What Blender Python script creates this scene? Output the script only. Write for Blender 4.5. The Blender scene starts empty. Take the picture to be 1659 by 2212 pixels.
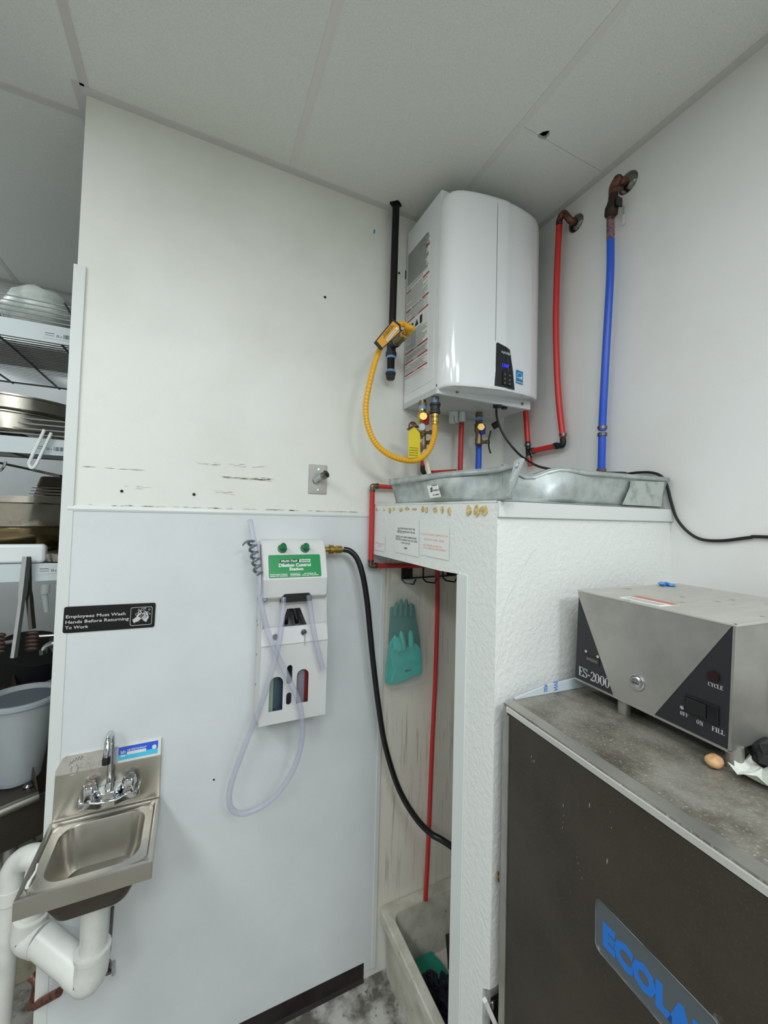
import bpy, bmesh, math, random
from math import sin, cos, pi, radians
from mathutils import Vector, Matrix

# ---------------------------------------------------------------- camera, light, exposure
S = bpy.context.scene
COL = S.collection
cam_d = bpy.data.cameras.new('camera')
cam = bpy.data.objects.new('camera', cam_d)
COL.objects.link(cam)
S.camera = cam
F_PX = 865.6
cam_d.sensor_fit = 'VERTICAL'
cam_d.sensor_height = 24.0
cam_d.lens = F_PX / 2212 * 24.0
cam_d.shift_x = -4.07 / 2212
cam_d.shift_y = -23.35 / 2212
cam_d.clip_start = 0.02
yaw, pit, rol = radians(25.2213), radians(1.9415), radians(1.4858)
fwd = Vector((sin(yaw) * cos(pit), cos(yaw) * cos(pit), sin(pit)))
rgt = fwd.cross(Vector((0, 0, 1))).normalized()
upv = rgt.cross(fwd)
r2 = rgt * cos(rol) + upv * sin(rol)
u2 = -rgt * sin(rol) + upv * cos(rol)
cam.matrix_world = Matrix(((r2.x, u2.x, -fwd.x, -1.2907), (r2.y, u2.y, -fwd.y, -1.46), (r2.z, u2.z, -fwd.z, 1.7796), (0, 0, 0, 1)))

W = bpy.data.worlds.new('world'); S.world = W
W.use_nodes = True
W.node_tree.nodes['Background'].inputs[0].default_value = (0.8, 0.9, 0.85, 1)
W.node_tree.nodes['Background'].inputs[1].default_value = 0.05
S.view_settings.view_transform = 'Standard'
S.view_settings.look = 'None'
S.view_settings.gamma = 1.0
S.view_settings.use_curve_mapping = False
S.view_settings.exposure = 0.64
CEIL = 3.028

def troffer_light(name, x, y, sx, sy, power):
    d = bpy.data.lights.new(name, 'AREA'); d.shape = 'RECTANGLE'
    d.size, d.size_y = sx, sy; d.energy = power; d.color = (0.90, 0.945, 1.0)
    o = bpy.data.objects.new(name, d); COL.objects.link(o)
    o.location = (x, y, CEIL - 0.012)
    return o
TROFFERS = [(-1.332, -2.03, 0.50, 1.08, 14), (-2.56, -1.1, 0.50, 1.08, 16), (-2.56, -3.0, 0.50, 1.08, 20), (-0.712, -3.25, 0.50, 1.08, 26), (-2.9, 0.72, 0.50, 1.08, 8)]
for i, t in enumerate(TROFFERS):
    troffer_light('ceiling_lamp', *t)

# ---------------------------------------------------------------- materials
def lin(c):
    return tuple(((v / 255) / 12.92 if v / 255 <= 0.04045 else ((v / 255 + 0.055) / 1.055) ** 2.4) for v in c) + (1,)
def mat(name, col, rough=0.5, metal=0.0, bump=None, var=None, var2=None, var3=None, spec=None, trans=0, alpha=1, coat=0, emit=None, ior=None, stretch=None, aniso=0, roughvar=None):
    m = bpy.data.materials.new(name); m.use_nodes = True
    nt = m.node_tree; N = nt.nodes; Lk = nt.links; b = N['Principled BSDF']
    I = b.inputs
    I['Base Color'].default_value = lin(col); I['Roughness'].default_value = rough; I['Metallic'].default_value = metal
    if spec is not None: I['Specular IOR Level'].default_value = spec
    if trans: I['Transmission Weight'].default_value = trans
    if ior: I['IOR'].default_value = ior
    if alpha < 1: I['Alpha'].default_value = alpha
    if coat: I['Coat Weight'].default_value = coat; I['Coat Roughness'].default_value = 0.08
    if emit: I['Emission Color'].default_value = lin(emit[0]); I['Emission Strength'].default_value = emit[1]
    tc = None
    def coord(st=None):
        nonlocal tc
        if tc is None: tc = N.new('ShaderNodeTexCoord')
        mp = N.new('ShaderNodeMapping'); Lk.new(tc.outputs['Object'], mp.inputs[0])
        if st: mp.inputs['Scale'].default_value = st
        return mp.outputs[0]
    def noise(sc, det=4, st=None, rg=0.6):
        n = N.new('ShaderNodeTexNoise'); n.inputs['Scale'].default_value = sc; n.inputs['Detail'].default_value = det
        n.inputs['Roughness'].default_value = rg
        Lk.new(coord(st), n.inputs['Vector']); return n.outputs['Fac']
    last = None
    for v in (var, var2, var3):
        if not v: continue
        c2, sc, lo, hi = v[:4]; st = v[4] if len(v) > 4 else stretch
        n = noise(sc, 6, st)
        r = N.new('ShaderNodeMapRange'); r.inputs['From Min'].default_value = lo; r.inputs['From Max'].default_value = hi
        Lk.new(n, r.inputs['Value'])
        mx = N.new('ShaderNodeMix'); mx.data_type = 'RGBA'
        Lk.new(r.outputs[0], mx.inputs['Factor'])
        if last: Lk.new(last, mx.inputs[6])
        else: mx.inputs[6].default_value = lin(col)
        mx.inputs[7].default_value = lin(c2)
        last = mx.outputs[2]
    if last: Lk.new(last, I['Base Color'])
    if roughvar:
        n = noise(roughvar[0], 5, stretch); r = N.new('ShaderNodeMapRange')
        r.inputs['From Min'].default_value = 0.35; r.inputs['From Max'].default_value = 0.65
        r.inputs['To Min'].default_value = roughvar[1]; r.inputs['To Max'].default_value = roughvar[2]
        Lk.new(n, r.inputs['Value']); Lk.new(r.outputs[0], I['Roughness'])
    if bump:
        n = noise(bump[0], bump[2] if len(bump) > 2 else 3, stretch)
        bp = N.new('ShaderNodeBump'); bp.inputs['Strength'].default_value = bump[1]; bp.inputs['Distance'].default_value = bump[3] if len(bump) > 3 else 0.002
        Lk.new(n, bp.inputs['Height']); Lk.new(bp.outputs[0], I['Normal'])
    return m

M_WALL = mat('painted_wall', (226, 228, 219), 0.42, bump=(160, 0.12), var=((218, 220, 210), 3, 0.45, 0.7))
M_WALLR = mat('painted_wall_plain', (230, 231, 227), 0.5, bump=(160, 0.12), var=((224, 223, 218), 2.5, 0.45, 0.75))
M_FRP = mat('fiberglass_panel', (216, 221, 221), 0.26, bump=(260, 0.10), var=((209, 214, 214), 4, 0.4, 0.7))
M_STUCCO = mat('stucco_wall', (226, 229, 224), 0.6, bump=(75, 1.0, 4, 0.0026))
M_VINYL = mat('white_vinyl_trim', (214, 219, 214), 0.35)
M_BEIGE = mat('stained_panel', (228, 224, 210), 0.5, bump=(200, 0.1), var=((160, 146, 120), 9, 0.56, 0.8, (9, 9, 0.45)), var2=((140, 130, 110), 60, 0.68, 0.8))
M_CEIL = mat('ceiling_tile_vinyl', (233, 235, 229), 0.8, bump=(420, 0.25), var=((218, 221, 214), 420, 0.45, 0.6))
M_TBAR = mat('ceiling_grid', (208, 207, 202), 0.6)
M_TBAR2 = mat('ceiling_grid_white', (222, 223, 217), 0.6)
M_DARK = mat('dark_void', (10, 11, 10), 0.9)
M_BASE = mat('dark_cove_base', (36, 26, 22), 0.5, var=((20, 15, 12), 12, 0.4, 0.6))
M_FLOOR = mat('concrete_floor', (96, 92, 84), 0.6, bump=(60, 0.6), var=((186, 184, 176), 9, 0.40, 0.56), var2=((92, 88, 78), 35, 0.58, 0.68))
M_WHITE = mat('white_enamel', (240, 243, 243), 0.14, coat=0.6)
M_WHITE2 = mat('white_sheet_metal', (228, 232, 231), 0.3)
M_GREYLBL = mat('printed_label_grey', (168, 174, 170), 0.5, var=((192, 197, 194), 90, 0.45, 0.6, (1, 1, 6)))
M_LINE = mat('print_grey', (120, 126, 122), 0.6)
M_RED = mat('label_red', (176, 34, 34), 0.45)
M_REDTXT = mat('faded_red_print', (226, 160, 150), 0.6)
M_BLACKP = mat('black_plastic_gloss', (24, 25, 27), 0.2)
M_BLACKM = mat('black_matt', (16, 16, 17), 0.55)
M_BLACKPIPE = mat('black_iron_pipe', (10, 10, 11), 0.5, spec=.3)
M_IRON = mat('malleable_iron', (48, 49, 50), 0.45, 0.4, bump=(200, 0.3))
M_TAPE = mat('blue_thread_tape', (120, 160, 205), 0.6)
M_YELLOW = mat('yellow_coated_hose', (233, 172, 20), 0.36)
M_TAGY = mat('yellow_tag', (226, 205, 40), 0.5)
M_TAGO = mat('amber_tag', (222, 158, 34), 0.5)
M_BRASS = mat('brass', (190, 160, 90), 0.25, 0.95)
M_DBRASS = mat('dull_brass', (128, 112, 90), 0.4, 0.9)
M_COPPER = mat('tarnished_copper', (132, 88, 72), 0.45, 0.75, var=((82, 56, 50), 60, 0.45, 0.6))
M_CUPRO = mat('tape_wrapped_copper', (150, 120, 130), 0.4, 0.5, var=((105, 75, 85), 120, 0.45, 0.6))
M_DBRONZE = mat('dark_bronze', (58, 44, 34), 0.5, 0.6)
M_CHROME = mat('chrome', (205, 208, 210), 0.07, 1.0)
M_CHROMED = mat('aged_chrome', (120, 118, 114), 0.2, 1.0)
M_PEXR = mat('red_pex', (206, 42, 38), 0.34)
M_PEXR2 = mat('red_pex_dull', (190, 48, 46), 0.4)
M_PEXB = mat('blue_pex', (34, 86, 204), 0.32)
M_CPVC = mat('cream_pipe', (226, 220, 190), 0.4)
M_PVC = mat('white_pvc', (222, 224, 216), 0.35, var=((198, 202, 194), 14, 0.5, 0.8))
M_GALV = mat('galvanized_steel', (182, 190, 187), 0.40, 0.45, bump=(18, 0.12), var=((160, 169, 168), 26, 0.42, 0.62), var2=((196, 198, 184), 7, 0.58, 0.75))
M_STEEL = mat('stainless_steel', (186, 183, 174), 0.27, 0.95, var=((172, 168, 158), 3, 0.4, 0.65))
M_STEELD = mat('brushed_dark_stainless', (88, 81, 72), 0.42, 0.7, var=((74, 68, 59), 6, 0.35, 0.7), var2=((96, 88, 74), 300, 0.55, 0.7), stretch=None, bump=(500, 0.12))
M_STEELB = mat('brushed_stainless', (176, 175, 168), 0.36, 0.7, var=((158, 157, 150), 9, 0.4, 0.65), bump=(60, 0.08))
M_SCALE = mat('limescaled_stainless', (150, 146, 134), 0.45, 0.4, bump=(120, 0.9, 6), var=((92, 86, 74), 9, 0.40, 0.66), var2=((222, 221, 212), 240, 0.56, 0.84), var3=((176, 173, 162), 6, 0.54, 0.78))
M_SCALE2 = mat('dusty_stainless', (190, 188, 179), 0.5, 0.4, var=((196, 194, 184), 10, 0.45, 0.6, (1, 4, 1)), var2=((130, 120, 100), 22, 0.62, 0.72))
M_PANEL = mat('charcoal_panel', (33, 34, 38), 0.45, bump=(500, 0.1))
M_SILVERTXT = mat('silver_print', (186, 188, 186), 0.4)
M_PAPER = mat('paper', (228, 230, 224), 0.6)
M_CLEARLBL = mat('laminated_notice', (225, 228, 223), 0.55)
M_INK = mat('black_ink', (38, 42, 40), 0.6)
M_GREEN = mat('green_label', (14, 140, 74), 0.3, var=((60, 160, 100), 8, 0.62, 0.8))
M_GREENK = mat('green_knob', (8, 110, 62), 0.35)
M_DISP = mat('grey_white_plastic', (212, 214, 211), 0.36)
M_TUBE = mat('clear_vinyl_tube', (184, 186, 206), 0.1, alpha=0.36, spec=0.8)
M_HOOKG = mat('grey_coiled_plastic', (112, 122, 124), 0.35, 0.3)
M_RUBBER = mat('black_rubber_hose', (14, 14, 15), 0.32)
M_TEAL = mat('teal_rubber', (30, 186, 174), 0.5, var=((22, 166, 156), 20, 0.4, 0.65))
M_TEALD = mat('teal_rubber_inner', (40, 122, 116), 0.5)
M_BAG = mat('clear_plastic_bag', (220, 228, 220), 0.15, alpha=0.14, spec=1.0, bump=(40, 1.0))
M_MOP = mat('mop_sink_stone', (206, 204, 188), 0.5, bump=(60, 0.3), var=((176, 173, 156), 10, 0.4, 0.65), var2=((100, 92, 74), 50, 0.66, 0.74))
M_GREEND = mat('green_plastic', (22, 132, 108), 0.4)
M_NAVY = mat('navy_yarn', (16, 18, 34), 0.9, bump=(300, 1.0))
M_GLUE = mat('dried_adhesive', (222, 204, 146), 0.5, bump=(150, 0.8), var=((176, 152, 92), 120, 0.4, 0.6))
M_SIGN = mat('black_sign', (10, 10, 11), 0.22)
M_SIGNW = mat('sign_lettering', (196, 200, 198), 0.5)
M_BLUES = mat('sticker_blue', (40, 90, 215), 0.3, spec=0.8)
M_CYANS = mat('sticker_cyan', (80, 200, 232), 0.3)
M_ESTAR = mat('energy_blue', (20, 132, 190), 0.35)
M_ECO = mat('badge_blue', (28, 112, 200), 0.4)
M_BADGE = mat('badge_grey', (92, 100, 104), 0.4, 0.3)
M_LED = mat('led_blue', (20, 30, 200), 0.4, emit=((40, 40, 255), 2.2))
M_BUCKET = mat('translucent_bucket', (196, 204, 204), 0.25, alpha=0.5)
M_WIREW = mat('shelf_wire', (176, 182, 180), 0.3, 0.6)
M_WIRED = mat('shelf_wire_dark', (66, 70, 68), 0.4, 0.6)
M_SHELFE = mat('shelf_label_strip', (196, 206, 206), 0.4)
M_PAN = mat('cooking_steel', (196, 190, 178), 0.2, 1.0, roughvar=(10, 0.12, 0.35))
M_SHEET = mat('sheet_pan_metal', (112, 106, 98), 0.4, 0.7)
M_WHITEP = mat('white_plastic', (222, 228, 226), 0.35)
M_BLUERAG = mat('blue_cloth', (36, 70, 190), 0.8)
M_BLUEG = mat('pale_blue_nitrile', (90, 160, 222), 0.5, var=((30, 80, 170), 90, 0.5, 0.65))
M_POTATO = mat('potato_slice', (198, 160, 112), 0.6, var=((170, 126, 84), 60, 0.45, 0.65))
M_PLBAG = mat('milky_plastic_bag', (206, 214, 206), 0.3, var=((176, 188, 180), 14, 0.45, 0.6))
M_TEALP = mat('dark_teal_print', (14, 70, 84), 0.5)
M_SCUFF = mat('brown_scuff', (178, 168, 148), 0.8)
M_SHADE = mat('dirty_grout', (74, 64, 52), 0.8)
M_SHOE = mat('white_crumpled_plastic', (206, 210, 200), 0.35, bump=(40, 0.8))
M_HANDLEB = mat('blue_handle', (36, 60, 150), 0.4)
M_MAROON = mat('maroon_metal', (70, 22, 22), 0.4, 0.4)

# ---------------------------------------------------------------- geometry helpers
class Frame:
    def __init__(s, o, u, v, w): s.o, s.u, s.v, s.w = Vector(o), Vector(u), Vector(v), Vector(w)
    def __call__(s, p): return s.o + s.u * p[0] + s.v * p[1] + s.w * p[2]
WORLD = Frame((0, 0, 0), (1, 0, 0), (0, 1, 0), (0, 0, 1))
FB = Frame((0, 0, 0), (1, 0, 0), (0, 0, 1), (0, -1, 0))          # back wall: u right, v up, w out of the wall
def FX(x): return Frame((x, 0, 0), (0, -1, 0), (0, 0, 1), (-1, 0, 0))   # faces looking left: u towards the viewer
A = radians(3.2)
FM = Frame((-0.6587, -0.765, 0), (-sin(A), -cos(A), 0), (0, 0, 1), (-cos(A), sin(A), 0))  # dish machine front

class G:
    def __init__(s): s.v, s.f = [], []
    def add(s, vs, fs):
        n = len(s.v); s.v += [tuple(Vector(v)) for v in vs]; s.f += [tuple(n + i for i in f) for f in fs]; return s
    def box(s, a, b, fr=WORLD):
        x0, y0, z0 = a; x1, y1, z1 = b
        P = [fr(p) for p in ((x0, y0, z0), (x1, y0, z0), (x1, y1, z0), (x0, y1, z0), (x0, y0, z1), (x1, y0, z1), (x1, y1, z1), (x0, y1, z1))]
        return s.add(P, [(0, 3, 2, 1), (4, 5, 6, 7), (0, 1, 5, 4), (1, 2, 6, 5), (2, 3, 7, 6), (3, 0, 4, 7)])
    def prism(s, pts, w0, w1, fr=WORLD):
        n = len(pts)
        P = [fr((p[0], p[1], w0)) for p in pts] + [fr((p[0], p[1], w1)) for p in pts]
        return s.add(P, [tuple(range(n - 1, -1, -1)), tuple(range(n, 2 * n))] + [(i, (i + 1) % n, n + (i + 1) % n, n + i) for i in range(n)])
    def loft(s, rings, cap0=True, cap1=True, close=True):
        n = len(rings[0]); base = len(s.v)
        for r in rings: s.v += [tuple(Vector(p)) for p in r]
        for k in range(len(rings) - 1):
            for i in range(n if close else n - 1):
                a = base + k * n + i; b = base + k * n + (i + 1) % n
                s.f.append((a, b, b + n, a + n))
        if cap0: s.f.append(tuple(base + i for i in range(n - 1, -1, -1)))
        if cap1: s.f.append(tuple(base + (len(rings) - 1) * n + i for i in range(n)))
        return s
    def tube(s, path, r, n=10, sub=6, smooth=True, caps=True, ripple=None):
        P = [Vector(p) for p in path]
        if smooth and len(P) > 2:
            Q = []
            for i in range(len(P) - 1):
                p0 = P[max(i - 1, 0)]; p1 = P[i]; p2 = P[i + 1]; p3 = P[min(i + 2, len(P) - 1)]
                for k in range(sub):
                    t = k / sub
                    Q.append(0.5 * ((2 * p1) + (p2 - p0) * t + (2 * p0 - 5 * p1 + 4 * p2 - p3) * t * t + (-p0 + 3 * p1 - 3 * p2 + p3) * t ** 3))
            Q.append(P[-1]); P = Q
        rings = []; t0 = (P[1] - P[0]).normalized()
        nrm = t0.orthogonal().normalized()
        for i, p in enumerate(P):
            t = (P[min(i + 1, len(P) - 1)] - P[max(i - 1, 0)]).normalized()
            nrm = (nrm - t * nrm.dot(t)).normalized(); bn = t.cross(nrm)
            rr = r[i] if isinstance(r, (list, tuple)) else r
            if ripple: rr *= 1 + ripple * (1 if i % 2 else -1)
            rings.append([p + (nrm * cos(2 * pi * k / n) + bn * sin(2 * pi * k / n)) * rr for k in range(n)])
        return s.loft(rings, caps, caps)
    def cyl(s, p0, p1, r0, r1=None, n=16):
        r1 = r0 if r1 is None else r1
        return s.tube([p0, p1], [r0, r1], n, smooth=False)
    def lathe(s, prof, o, ax, n=20, caps=True):
        o = Vector(o); ax = Vector(ax).normalized(); a = ax.orthogonal().normalized(); b = ax.cross(a)
        return s.loft([[o + ax * h + (a * cos(2 * pi * k / n) + b * sin(2 * pi * k / n)) * r for k in range(n)] for r, h in prof], caps, caps)
    def blob(s, c, rx, ry, rz, seed=0, jit=0.15, nu=10, nv=7):
        rd = random.Random(seed); rings = []
        for i in range(nv):
            th = pi * (i + 0.5) / nv
            rings.append([Vector(c) + Vector((rx * sin(th) * cos(2 * pi * k / nu), ry * sin(th) * sin(2 * pi * k / nu), rz * cos(th))) * (1 + rd.uniform(-jit, jit)) for k in range(nu)])
        return s.loft(rings)
    def disc(s, c, r, w0, w1, fr, n=16, sx=1.0):
        return s.prism([(c[0] + r * sx * cos(2 * pi * k / n), c[1] + r * sin(2 * pi * k / n)) for k in range(n)], w0, w1, fr)

def rrect(u0, v0, u1, v1, r, k=4):
    pts = []
    for cx, cy, a0 in ((u1 - r, v1 - r, 0), (u0 + r, v1 - r, pi / 2), (u0 + r, v0 + r, pi), (u1 - r, v0 + r, 1.5 * pi)):
        pts += [(cx + r * cos(a0 + pi / 2 * j / k), cy + r * sin(a0 + pi / 2 * j / k)) for j in range(k + 1)]
    return pts

def obj(name, g, m, parent=None, smooth=False, bevel=0, origin=None, label=None, kind=None, thick=0, seg=2):
    me = bpy.data.meshes.new(name)
    me.from_pydata(g.v, [], g.f); me.validate(); me.update()
    bm = bmesh.new(); bm.from_mesh(me); bmesh.ops.recalc_face_normals(bm, faces=bm.faces); bm.to_mesh(me); bm.free()
    me.materials.append(m)
    if smooth:
        me.polygons.foreach_set('use_smooth', [True] * len(me.polygons))
        try: me.set_sharp_from_angle(angle=radians(40))
        except Exception: pass
    o = bpy.data.objects.new(name, me); COL.objects.link(o)
    if parent:
        o.parent = parent; o.matrix_parent_inverse = parent.matrix_basis.inverted() if parent.type == 'EMPTY' else Matrix()
    if thick:
        md = o.modifiers.new('thickness', 'SOLIDIFY'); md.thickness = thick; md.offset = 0
    if bevel:
        md = o.modifiers.new('bevel', 'BEVEL'); md.width = bevel; md.segments = seg; md.limit_method = 'ANGLE'; md.angle_limit = radians(40)
    if label: o['label'] = label
    if kind: o['kind'] = kind
    return o
def thing(name, label, cat, loc=(0, 0, 0), group=None):
    o = bpy.data.objects.new(name, None); COL.objects.link(o)
    o.location = loc; o.empty_display_size = 0.05
    o['label'] = label; o['category'] = cat
    if group: o['group'] = group
    return o
def tag(o, label, cat, group=None):
    o['label'] = label; o['category'] = cat
    if group: o['group'] = group
    return o
def struct(name, g, m, **k):
    o = obj(name, g, m, **k); o['kind'] = 'structure'; return o

def text(s_, fr, u, v, w, size, m, parent, width=None, name='lettering', align='LEFT', bold=0.0, shear=0.0, ext=0.0003, sy=1.0, kind=None):
    c = bpy.data.curves.new('t', 'FONT'); c.body = s_; c.size = size; c.align_x = align; c.extrude = ext; c.offset = bold * size; c.shear = shear
    c.resolution_u = 2
    o = bpy.data.objects.new('t', c); COL.objects.link(o)
    dg = bpy.context.evaluated_depsgraph_get()
    me = bpy.data.meshes.new_from_object(o.evaluated_get(dg))
    COL.objects.unlink(o); bpy.data.objects.remove(o)
    xs = [p.co.x for p in me.vertices] or [0]
    k = 1.0
    if width: k = width / max(1e-6, max(xs) - min(xs))
    off = {'LEFT': min(xs), 'CENTER': (max(xs) + min(xs)) / 2, 'RIGHT': max(xs)}[align]
    for p in me.vertices: p.co = fr((u + (p.co.x - off) * k, v + p.co.y * sy, w + p.co.z))
    me.materials.append(m)
    q = bpy.data.objects.new(name, me); COL.objects.link(q)
    if parent:
        q.parent = parent; q.matrix_parent_inverse = parent.matrix_basis.inverted() if parent.type == 'EMPTY' else Matrix()
    if kind: q['kind'] = kind
    return q

# serif letters drawn as thick and thin strokes inside a unit box: (x0, y0, x1, y1, width)
def serif(s_, fr, u, v, w, h, m, parent, adv=0.72, shear=0.0, wk=1.0):
    g = G()
    T, t = 0.17, 0.055
    def st(x0, y0, x1, y1, wd):
        P = [(x0 - wd / 2, y0), (x0 + wd / 2, y0), (x1 + wd / 2, y1), (x1 - wd / 2, y1)]
        quads.append(P)
    def hb(x0, x1, y, th=t): quads.append([(x0, y - th / 2), (x1, y - th / 2), (x1, y + th / 2), (x0, y + th / 2)])
    def ringarc(cx, cy, rx, ry, a0, a1, n=14, thick=T, thin=t):
        for k in range(n):
            b0 = a0 + (a1 - a0) * k / n; b1 = a0 + (a1 - a0) * (k + 1) / n
            def pt(b, s):
                wd = thin + (thick - thin) * abs(cos(b)) ** 1.5
                return (cx + (rx - s * wd) * cos(b), cy + (ry - s * thin) * sin(b))
            quads.append([pt(b0, 0), pt(b0, 1), pt(b1, 1), pt(b1, 0)])
    x = 0
    for ch in s_:
        quads = []; wd = 0.6
        if ch in 'EFLI':
            st(0.15, 0, 0.15, 1, T); hb(0.0, 0.3, 0.03); hb(0.0, 0.3, 0.97)
            if ch in 'EF': hb(0.1, 0.58, 0.97); hb(0.15, 0.42, 0.52); st(0.57, 0.8, 0.57, 1, t); st(0.42, 0.42, 0.42, 0.62, t)
            if ch in 'EL': hb(0.1, 0.6, 0.03); st(0.58, 0, 0.58, 0.24, t)
            if ch == 'I': wd = 0.32
        elif ch == 'S':
            ringarc(0.3, 0.74, 0.27, 0.26, pi * 0.15, pi * 1.35, thick=0.12); ringarc(0.3, 0.26, 0.28, 0.26, -pi * 0.85, pi * 0.35, thick=0.13)
            quads.append([(0.06, 0.66), (0.16, 0.54), (0.56, 0.34), (0.46, 0.5)]); st(0.55, 0.72, 0.55, 1, t); st(0.04, 0, 0.04, 0.3, t)
        elif ch == '-': hb(0.02, 0.36, 0.42, 0.1); wd = 0.4
        elif ch == '2':
            ringarc(0.3, 0.72, 0.27, 0.28, -pi * 0.25, pi * 0.95); quads.append([(0.36, 0.5), (0.52, 0.6), (0.16, 0.1), (0.02, 0.05)])
            hb(0.02, 0.56, 0.06, 0.13); st(0.55, 0.04, 0.55, 0.26, t)
        elif ch in '0O':
            ringarc(0.3, 0.5, 0.3, 0.5, 0, 2 * pi, n=20)
            wd = 0.62
        elif ch == 'C':
            ringarc(0.33, 0.5, 0.32, 0.5, pi * 0.22, pi * 1.78, n=18); st(0.58, 0.7, 0.58, 1, t)
        elif ch == 'Y':
            st(0.3, 0, 0.3, 0.45, T); quads.append([(0.02, 1), (0.2, 1), (0.38, 0.45), (0.22, 0.45)]); quads.append([(0.3, 0.45), (0.38, 0.45), (0.6, 1), (0.54, 1)])
            hb(0.16, 0.44, 0.03); hb(-0.04, 0.26, 0.97); hb(0.42, 0.68, 0.97)
        elif ch == 'N':
            st(0.1, 0, 0.1, 1, t); st(0.58, 0, 0.58, 1, t); quads.append([(0.06, 1), (0.22, 1), (0.61, 0), (0.47, 0)])
            hb(0.0, 0.22, 0.03); hb(0.0, 0.15, 0.97); hb(0.48, 0.7, 0.97); wd = 0.68
        for q in quads:
            P = [fr((u + ((x + px) + shear * py) * h * wk, v + py * h, w)) for px, py in q]
            P2 = [fr((u + ((x + px) + shear * py) * h * wk, v + py * h, w - 0.0006)) for px, py in q]
            g.add(P + P2, [(0, 1, 2, 3), (0, 4, 5, 1), (1, 5, 6, 2), (2, 6, 7, 3), (3, 7, 4, 0)])
        x += wd + (adv - 0.6)
    return obj('lettering', g, m, parent)

# ================================================================ THE SETTING
struct('floor', G().box((-5.1, -5.7, -0.1), (0.1, 1.6, 0)), M_FLOOR)
wall_back = struct('wall_back', G().box((-1.64, 0, 0), (0.1, 0.09, CEIL + 0.1)), M_WALL)
struct('wall_right', G().box((0, -5.7, 0), (0.1, 0, CEIL + 0.1)), M_WALLR)
struct('wall_far', G().box((-5.1, 1.45, 0), (0.1, 1.55, CEIL + 0.1)), M_FRP)
struct('wall_left', G().box((-5.1, -5.7, 0), (-5.0, 1.45, CEIL + 0.1)), M_WALLR)
struct('wall_front', G().box((-5.0, -5.7, 0), (0.0, -5.6, CEIL + 0.1)), M_WALLR)

# lower fibreglass panel and its mouldings
obj('lower_panel', G().box((-1.64, 0.03, 0), (-0.612, 1.768, 0.004), FB), M_FRP, wall_back)
obj('niche_panel', G().box((-0.6, 0.2, 0), (0, 1.8, 0.002), FB), M_BEIGE, wall_back)
g = G().prism([(0, 1.766), (0.006, 1.768), (0.008, 1.774), (0.005, 1.783), (0, 1.785)], -1.632, -0.668, Frame((0, 0, 0), (0, -1, 0), (0, 0, 1), (1, 0, 0)))
struct('trim_1', g, M_VINYL)
g = G().prism([(-1.648, -0.006), (-1.618, -0.006), (-1.618, -0.0005), (-1.6405, -0.0005), (-1.6405, 0.0905), (-1.618, 0.0905), (-1.618, 0.096), (-1.648, 0.096)], 0.05, 2.5)
struct('trim_2', g, M_VINYL, bevel=0.001)
struct('trim_3', G().box((-0.616, 0.03, 0), (-0.598, 1.62, 0.007), FB), M_VINYL, bevel=0.002)
g = G().prism([(0, 0), (0.012, 0), (0.005, 0.012), (0.005, 0.066), (0, 0.066)], -1.64, -0.648, Frame((0, 0, 0), (0, -1, 0), (0, 0, 1), (1, 0, 0)))
struct('baseboard_back', g, M_BASE)

# ceiling: plenum slab, lay-in tiles and grid bars
ceil = struct('ceiling', G().box((-5.1, -5.7, CEIL + 0.09), (0.1, 1.6, CEIL + 0.14)), M_DARK)
XJ = [0.0, -0.405, -1.025, -1.64, -2.25, -2.87, -3.48, -4.1, -5.0]
YJ = [[-5.6, -1.735, -0.515, 0.0], [-5.6, -2.6, -1.42, 0.0], [-5.6, -2.6, -1.42, 0.0], [-5.6, -1.14, 0.08, 1.45],
      [-5.6, -2.36, -1.75, -0.53, 0.08, 1.45], [-5.6, -2.36, -1.14, 0.08, 1.45], [-5.6, -2.36, -1.14, 0.08, 1.45], [-5.6, -2.36, -1.14, 0.08, 1.45]]
for i in range(8):
    x1, x0 = XJ[i], XJ[i + 1]
    for j in range(len(YJ[i]) - 1):
        y0, y1 = YJ[i][j], YJ[i][j + 1]
        e = 0.0006
        if i == 0 and j == 2:   # broken corner leaves a hole into the plenum
            pts = [(x0 + e, y0 + e), (-0.333, y0 + e), (-0.326, y0 + 0.006), (-0.306, y0 + 0.006), (-0.298, y0 + e), (x1 - e, y0 + e), (x1 - e, y1), (x0 + e, y1)]
        elif i == 0 and j == 1:
            pts = [(x0 + e, y0 + e), (x1 - e, y0 + e), (x1 - e, y1 - e), (-0.298, y1 - e), (-0.300, y1 - 0.018), (-0.311, y1 - 0.028), (-0.326, y1 - 0.016), (-0.333, y1 - e), (x0 + e, y1 - e)]
        else:
            pts = [(x0 + e, y0 + e), (x1 - e, y0 + e), (x1 - e, y1 - e), (x0 + e, y1 - e)]
        obj('ceiling_tile', G().prism(pts, CEIL, CEIL + 0.014), M_CEIL, ceil)
gb = 0.0115
bars = [(XJ[i], XJ[i]) for i in range(1, 8)]
for i, (x, _) in enumerate(bars):
    y1 = 0.0 if x > -1.6 else (1.45 if x < -1.7 else 0.0)
    obj('grid_bar', G().box((x - gb, -5.6, CEIL - 0.0015), (x + gb, y1, CEIL - 0.0001)), M_TBAR if x <= -1.64 else M_TBAR2, ceil)
obj('grid_bar', G().box((-1.672, -0.034, CEIL - 0.0015), (-1.64, 0.13, CEIL - 0.0001)), M_TBAR, ceil)
obj('grid_bar', G().box((-5.0, 0.07, CEIL - 0.002), (-1.672, 0.096, CEIL - 0.0001)), M_TBAR, ceil)
struct('trim_6', G().box((-1.655, -0.026, CEIL - 0.003), (-0.024, 0, CEIL - 0.0002)), M_TBAR)
struct('trim_7', G().box((-0.026, -5.6, CEIL - 0.003), (0, 0, CEIL - 0.0002)), M_TBAR)
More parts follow.
